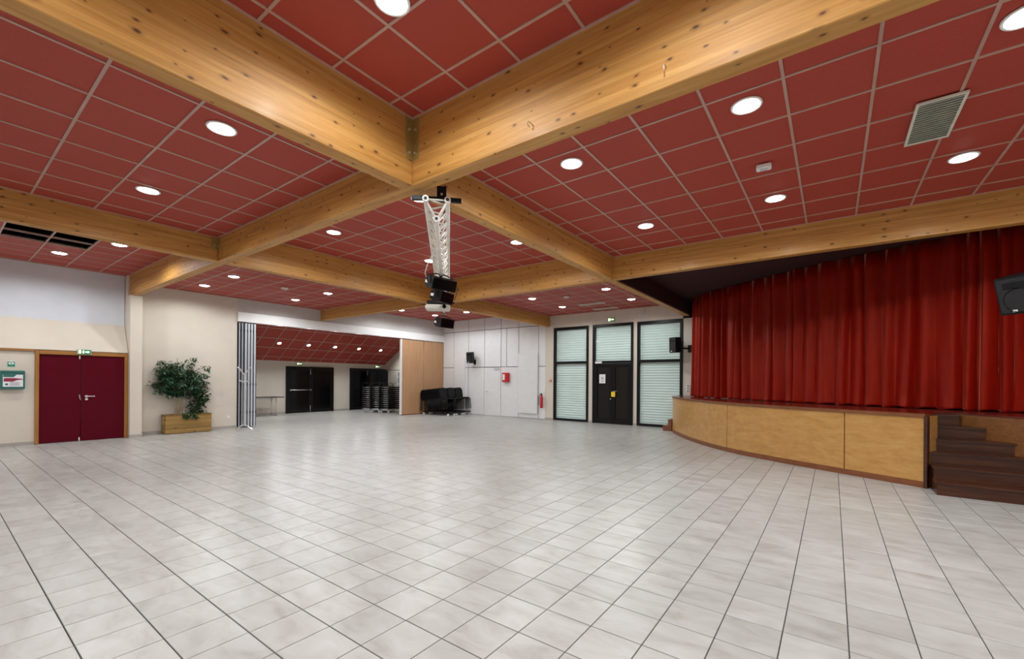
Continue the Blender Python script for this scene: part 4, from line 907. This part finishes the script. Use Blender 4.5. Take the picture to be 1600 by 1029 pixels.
# ------------------------------------------------------------------ stage curtain
cpts = catmull([(-3.27, 13.15), (-2.75, 12.47), (-2.19, 12.03), (-.9, 11.15), (-.01, 10.57), (1.29, 10.02), (2.31, 9.56), (3.4, 9.2), (4.4, 8.9)], 60)
cu = top('stage_curtain', (0, 10.6, HS), 'tall red velvet stage curtain hanging in deep folds behind the beam', 'curtain')
LL = [0]
for i in range(1, len(cpts)): LL.append(LL[-1]+(cpts[i]-cpts[i-1]).length)
def at_s(s):
    s = min(max(s, 0), LL[-1]-1e-4); lo, hi = 0, len(LL)-1
    while hi-lo > 1:
        m_ = (lo+hi)//2
        if LL[m_] <= s: lo = m_
        else: hi = m_
    t = (cpts[hi]-cpts[lo]).normalized(); return cpts[lo]+t*(s-LL[lo]), Vector((t.y, -t.x))
def curtain(s0, s1, seed, zb):
    r = random.Random(seed); edges = [s0]
    while edges[-1] < s1: edges.append(edges[-1]+r.uniform(.15, .36))
    amps = [r.uniform(.09, .18) for _ in edges]; skew = [r.uniform(.3, .7) for _ in edges]
    NS = int((s1-s0)/.013); rows = [zb, zb+.04, zb+.25, zb+.6, zb+1.0, zb+1.5, zb+2.0, zb+2.5, 3.86]
    vs = []
    for j, z in enumerate(rows):
        fz_ = j/(len(rows)-1)
        for i in range(NS+1):
            s = s0+(s1-s0)*i/NS; k = 0
            while k < len(edges)-2 and edges[k+1] < s: k += 1
            q = (s-edges[k])/(edges[k+1]-edges[k]); q = min(max(q, 0), 1)
            sk = skew[k]; ph = q/sk*.5 if q < sk else .5+(q-sk)/(1-sk)*.5
            d = amps[k]*(.5-.5*math.cos(2*math.pi*ph))**.8*(1.0-.35*fz_)+.012*math.sin(s*9+fz_*4+seed)+.012*math.sin(s*23+fz_*2.2)
            sh_ = .03*math.sin(fz_*3.1+k*1.7)*fz_
            p, n_ = at_s(s+sh_); zz = z+(.012*math.sin(s*17) if j == 0 else 0)
            vs.append((p.x+n_.x*d, p.y+n_.y*d, zz))
    W = NS+1
    m_ = MB().add(vs, [(j*W+i, j*W+i+1, (j+1)*W+i+1, (j+1)*W+i) for j in range(len(rows)-1) for i in range(NS)], True)
    o_ = obj('curtain_panel', m_, 'velvet', cu)
    md = o_.modifiers.new('thickness', 'SOLIDIFY'); md.thickness = .006
    return o_
smid = None
for i, p in enumerate(cpts):
    if p.x > -.62: smid = LL[i]; break
curtain(0, smid, 3, HS+.012); curtain(smid-.10, LL[-1]-.01, 11, HS+.015)
# ------------------------------------------------------------------ truss with spotlights
A0 = Vector((-3.345, 3.135, 3.34)); DIR = Vector((-1, 1, 0)).normalized(); SD = Vector((1, 1, 0)).normalized(); UP = Vector((0, 0, 1))
LT = 6.7; W2 = .113; HT = .205
trs = top('lighting_truss', A0-UP*HT, 'white triangular lighting truss hanging diagonally under the central ceiling bay', 'truss')
def tp(s, k): return A0+DIR*s+(SD*-W2 if k == 0 else SD*W2 if k == 1 else -UP*HT)
for k in range(3):
    obj('end_collar', MB().tube(tp(-.006, k), tp(.045, k), .033, 16), 'trusswhite', trs)
    c_ = obj('chord', MB().tube(tp(0, k), tp(LT, k), .0255, 12), 'trusswhite', trs)
    obj('end_socket', MB().lathe((0, 0, 0), [(.001, 0), (.012, 0)], 12) if False else MB().tube(tp(-.010, k), tp(-.002, k), .017, 14), 'ink', c_)
step_ = .30; n_ = int(LT/step_)
for i in range(n_):
    a, b_, c2 = i*step_+.01, i*step_+step_/2, (i+1)*step_
    for p, q in ((0, 2), (1, 2), (0, 1)):
        obj('brace', MB().tube(tp(a, p), tp(b_, q), .0095, 6), 'trusswhite', trs)
        if i < n_-1 or True: obj('brace', MB().tube(tp(b_, q), tp(min(c2, LT), p), .0095, 6), 'trusswhite', trs)
for a, b_ in ((0, 1), (0, 2), (1, 2)): obj('brace', MB().tube(tp(.02, a), tp(.02, b_), .0095, 6), 'trusswhite', trs)
hg = top('truss_hanger', A0+DIR*.12+UP*.02, 'black steel hanger plate bolting the near truss end to the beam', 'bracket')
c_ = A0+DIR*.12
obj('cross_bar', MB().obox(c_+UP*.045, SD, DIR, UP, .26, .022, .022), 'plastic', hg, bevel=.002)
obj('plate', MB().obox(c_+SD*.05+UP*.115, SD, DIR, UP, .05, .006, .075), 'plastic', hg, bevel=.002)
obj('bolt', MB().obox(c_+SD*.05-DIR*.009+UP*.10, SD, DIR, UP, .011, .006, .011), 'chrome', hg)
hg2 = top('truss_hanger', A0+DIR*(LT-.3)+UP*.02, 'black steel hanger at the far end of the truss', 'bracket')
c_ = A0+DIR*(LT-.3); obj('cross_bar', MB().obox(c_+UP*.045, SD, DIR, UP, .26, .022, .022), 'plastic', hg2)
obj('plate', MB().obox(c_+UP*.095, SD, DIR, UP, .05, .006, .035), 'plastic', hg2)
def spotlight(s, off, drop, w_, h_, dep, aim, label, barn=True):
    """flood lantern hung from the lower chord on a yoke"""
    p0 = A0+DIR*s+SD*off-UP*(HT+.0); c = p0-UP*drop
    n_ = Vector(aim).normalized(); ax = UP.cross(n_).normalized(); u_ = n_.cross(ax)
    t = top('spotlight', c-UP*h_/2, label, 'spotlight', 'black lanterns under the truss')
    obj('clamp', MB().tube(p0-DIR*.02, p0+DIR*.02, .036, 12).tube(p0, p0-UP*.07, .012), 'plastic', t)
    ytop = c+UP*(h_/2+.06)
    yk = MB().path([c+ax*(w_/2+.02), c+ax*(w_/2+.02)+UP*(h_/2+.02), ytop+ax*w_*.2, ytop, ytop-ax*w_*.2, c-ax*(w_/2+.02)+UP*(h_/2+.02), c-ax*(w_/2+.02)], .010, 6).tube(ytop, p0-UP*.05, .012)
    obj('yoke', yk, 'plastic', t)
    obj('body', MB().extr([c+ax*(-w_/2)+n_*a*dep+u_*b_*h_ for a, b_ in ((-.5, -.28), (-.5, .28), (-.15, .5), (.5, .5), (.5, -.5), (-.15, -.5))], ax*w_), 'plastic', t, bevel=.006)
    for k in range(4): obj('cooling_fin', MB().obox(c-n_*dep*(.12+.1*k)+u_*h_*.5*(1 if k < 1 else .9-.15*k), ax, n_, u_, w_*.47, .003, .014), 'grille', t)
    obj('lens', MB().obox(c+n_*(dep*.5+.003), ax, n_, u_, w_*.45, .003, h_*.42), 'blackgloss', t)
    obj('label_plate', MB().obox(c-n_*dep*.28-ax*(w_/2+.002), n_, ax, u_, dep*.13, .002, h_*.12), 'castor', t)
    if barn:
        for s_, hh in ((1, .10), (-1, .10)):
            obj('barn_door', MB().obox(c+n_*(dep*.5+.045)+u_*s_*(h_*.5+.035), ax, (n_+u_*s_*.9).normalized(), (u_-n_*s_*.9).normalized(), w_*.5, .04, .002), 'plastic', t)
    return c
spotlight(2.42, 0, .15, .46, .18, .22, (.96, -.15, -.32), 'largest black spotlight with pale side plate, nearest on the truss', False)
spotlight(3.25, 0, .20, .40, .20, .24, (.93, .2, -.22), 'black finned spotlight right behind the nearest one on the truss', False)
spotlight(6.35, 0, .26, .42, .22, .28, (.96, -.1, -.2), 'black spotlight lowest at the far end of the truss', False)
# cables along the truss
obj('truss_cable', MB().path([tp(1.9, 0)+UP*.03, tp(2.1, 0)-SD*.03-UP*.03, tp(2.2, 0)-SD*.09-UP*.12, tp(2.3, 0)-SD*.13-UP*.22, tp(2.42, 0)-SD*.10-UP*.30], .007, 6), 'castor', None, label='white cable looping from the truss to the nearest spotlight', cat='cable')
obj('truss_cable', MB().path([tp(2.6, 2)-UP*.1, tp(2.7, 1)+SD*.08-UP*.25, tp(2.9, 1)+SD*.16-UP*.32, tp(3.1, 1)+SD*.12-UP*.46, tp(3.3, 1)-UP*.42], .006, 6), 'plastic', None, label='black cable hanging in a loop at the right of the truss', cat='cable')
pj = top('projector', A0+DIR*5.2-UP*.62, 'white video projector slung under the truss behind the spotlights', 'projector')
c_ = A0+DIR*3.75-SD*.08-UP*.52; n1_ = Vector((.70, -.71, 0)).normalized(); a1_ = UP.cross(n1_)
obj('body', MB().obox(c_, a1_, n1_, UP, .23, .15, .045), 'trusswhite', pj, bevel=.02, seg=3)
obj('top_cover', MB().obox(c_+UP*.085, a1_, n1_, UP, .20, .13, .04), 'plastic', pj, bevel=.012)
obj('lens', MB().tube(c_+n1_*.16+a1_*.12, c_+n1_*.20+a1_*.12, .035, 14), 'blackgloss', pj)
obj('mount_pole', MB().tube(c_+UP*.11, c_+UP*.45, .018, 10), 'plastic', pj)
obj('mount_arm', MB().tube(c_+a1_*.22-n1_*.05+UP*.06, c_-a1_*.32+UP*.06, .006, 6), 'plastic', pj)
print('objects', len(bpy.data.objects))
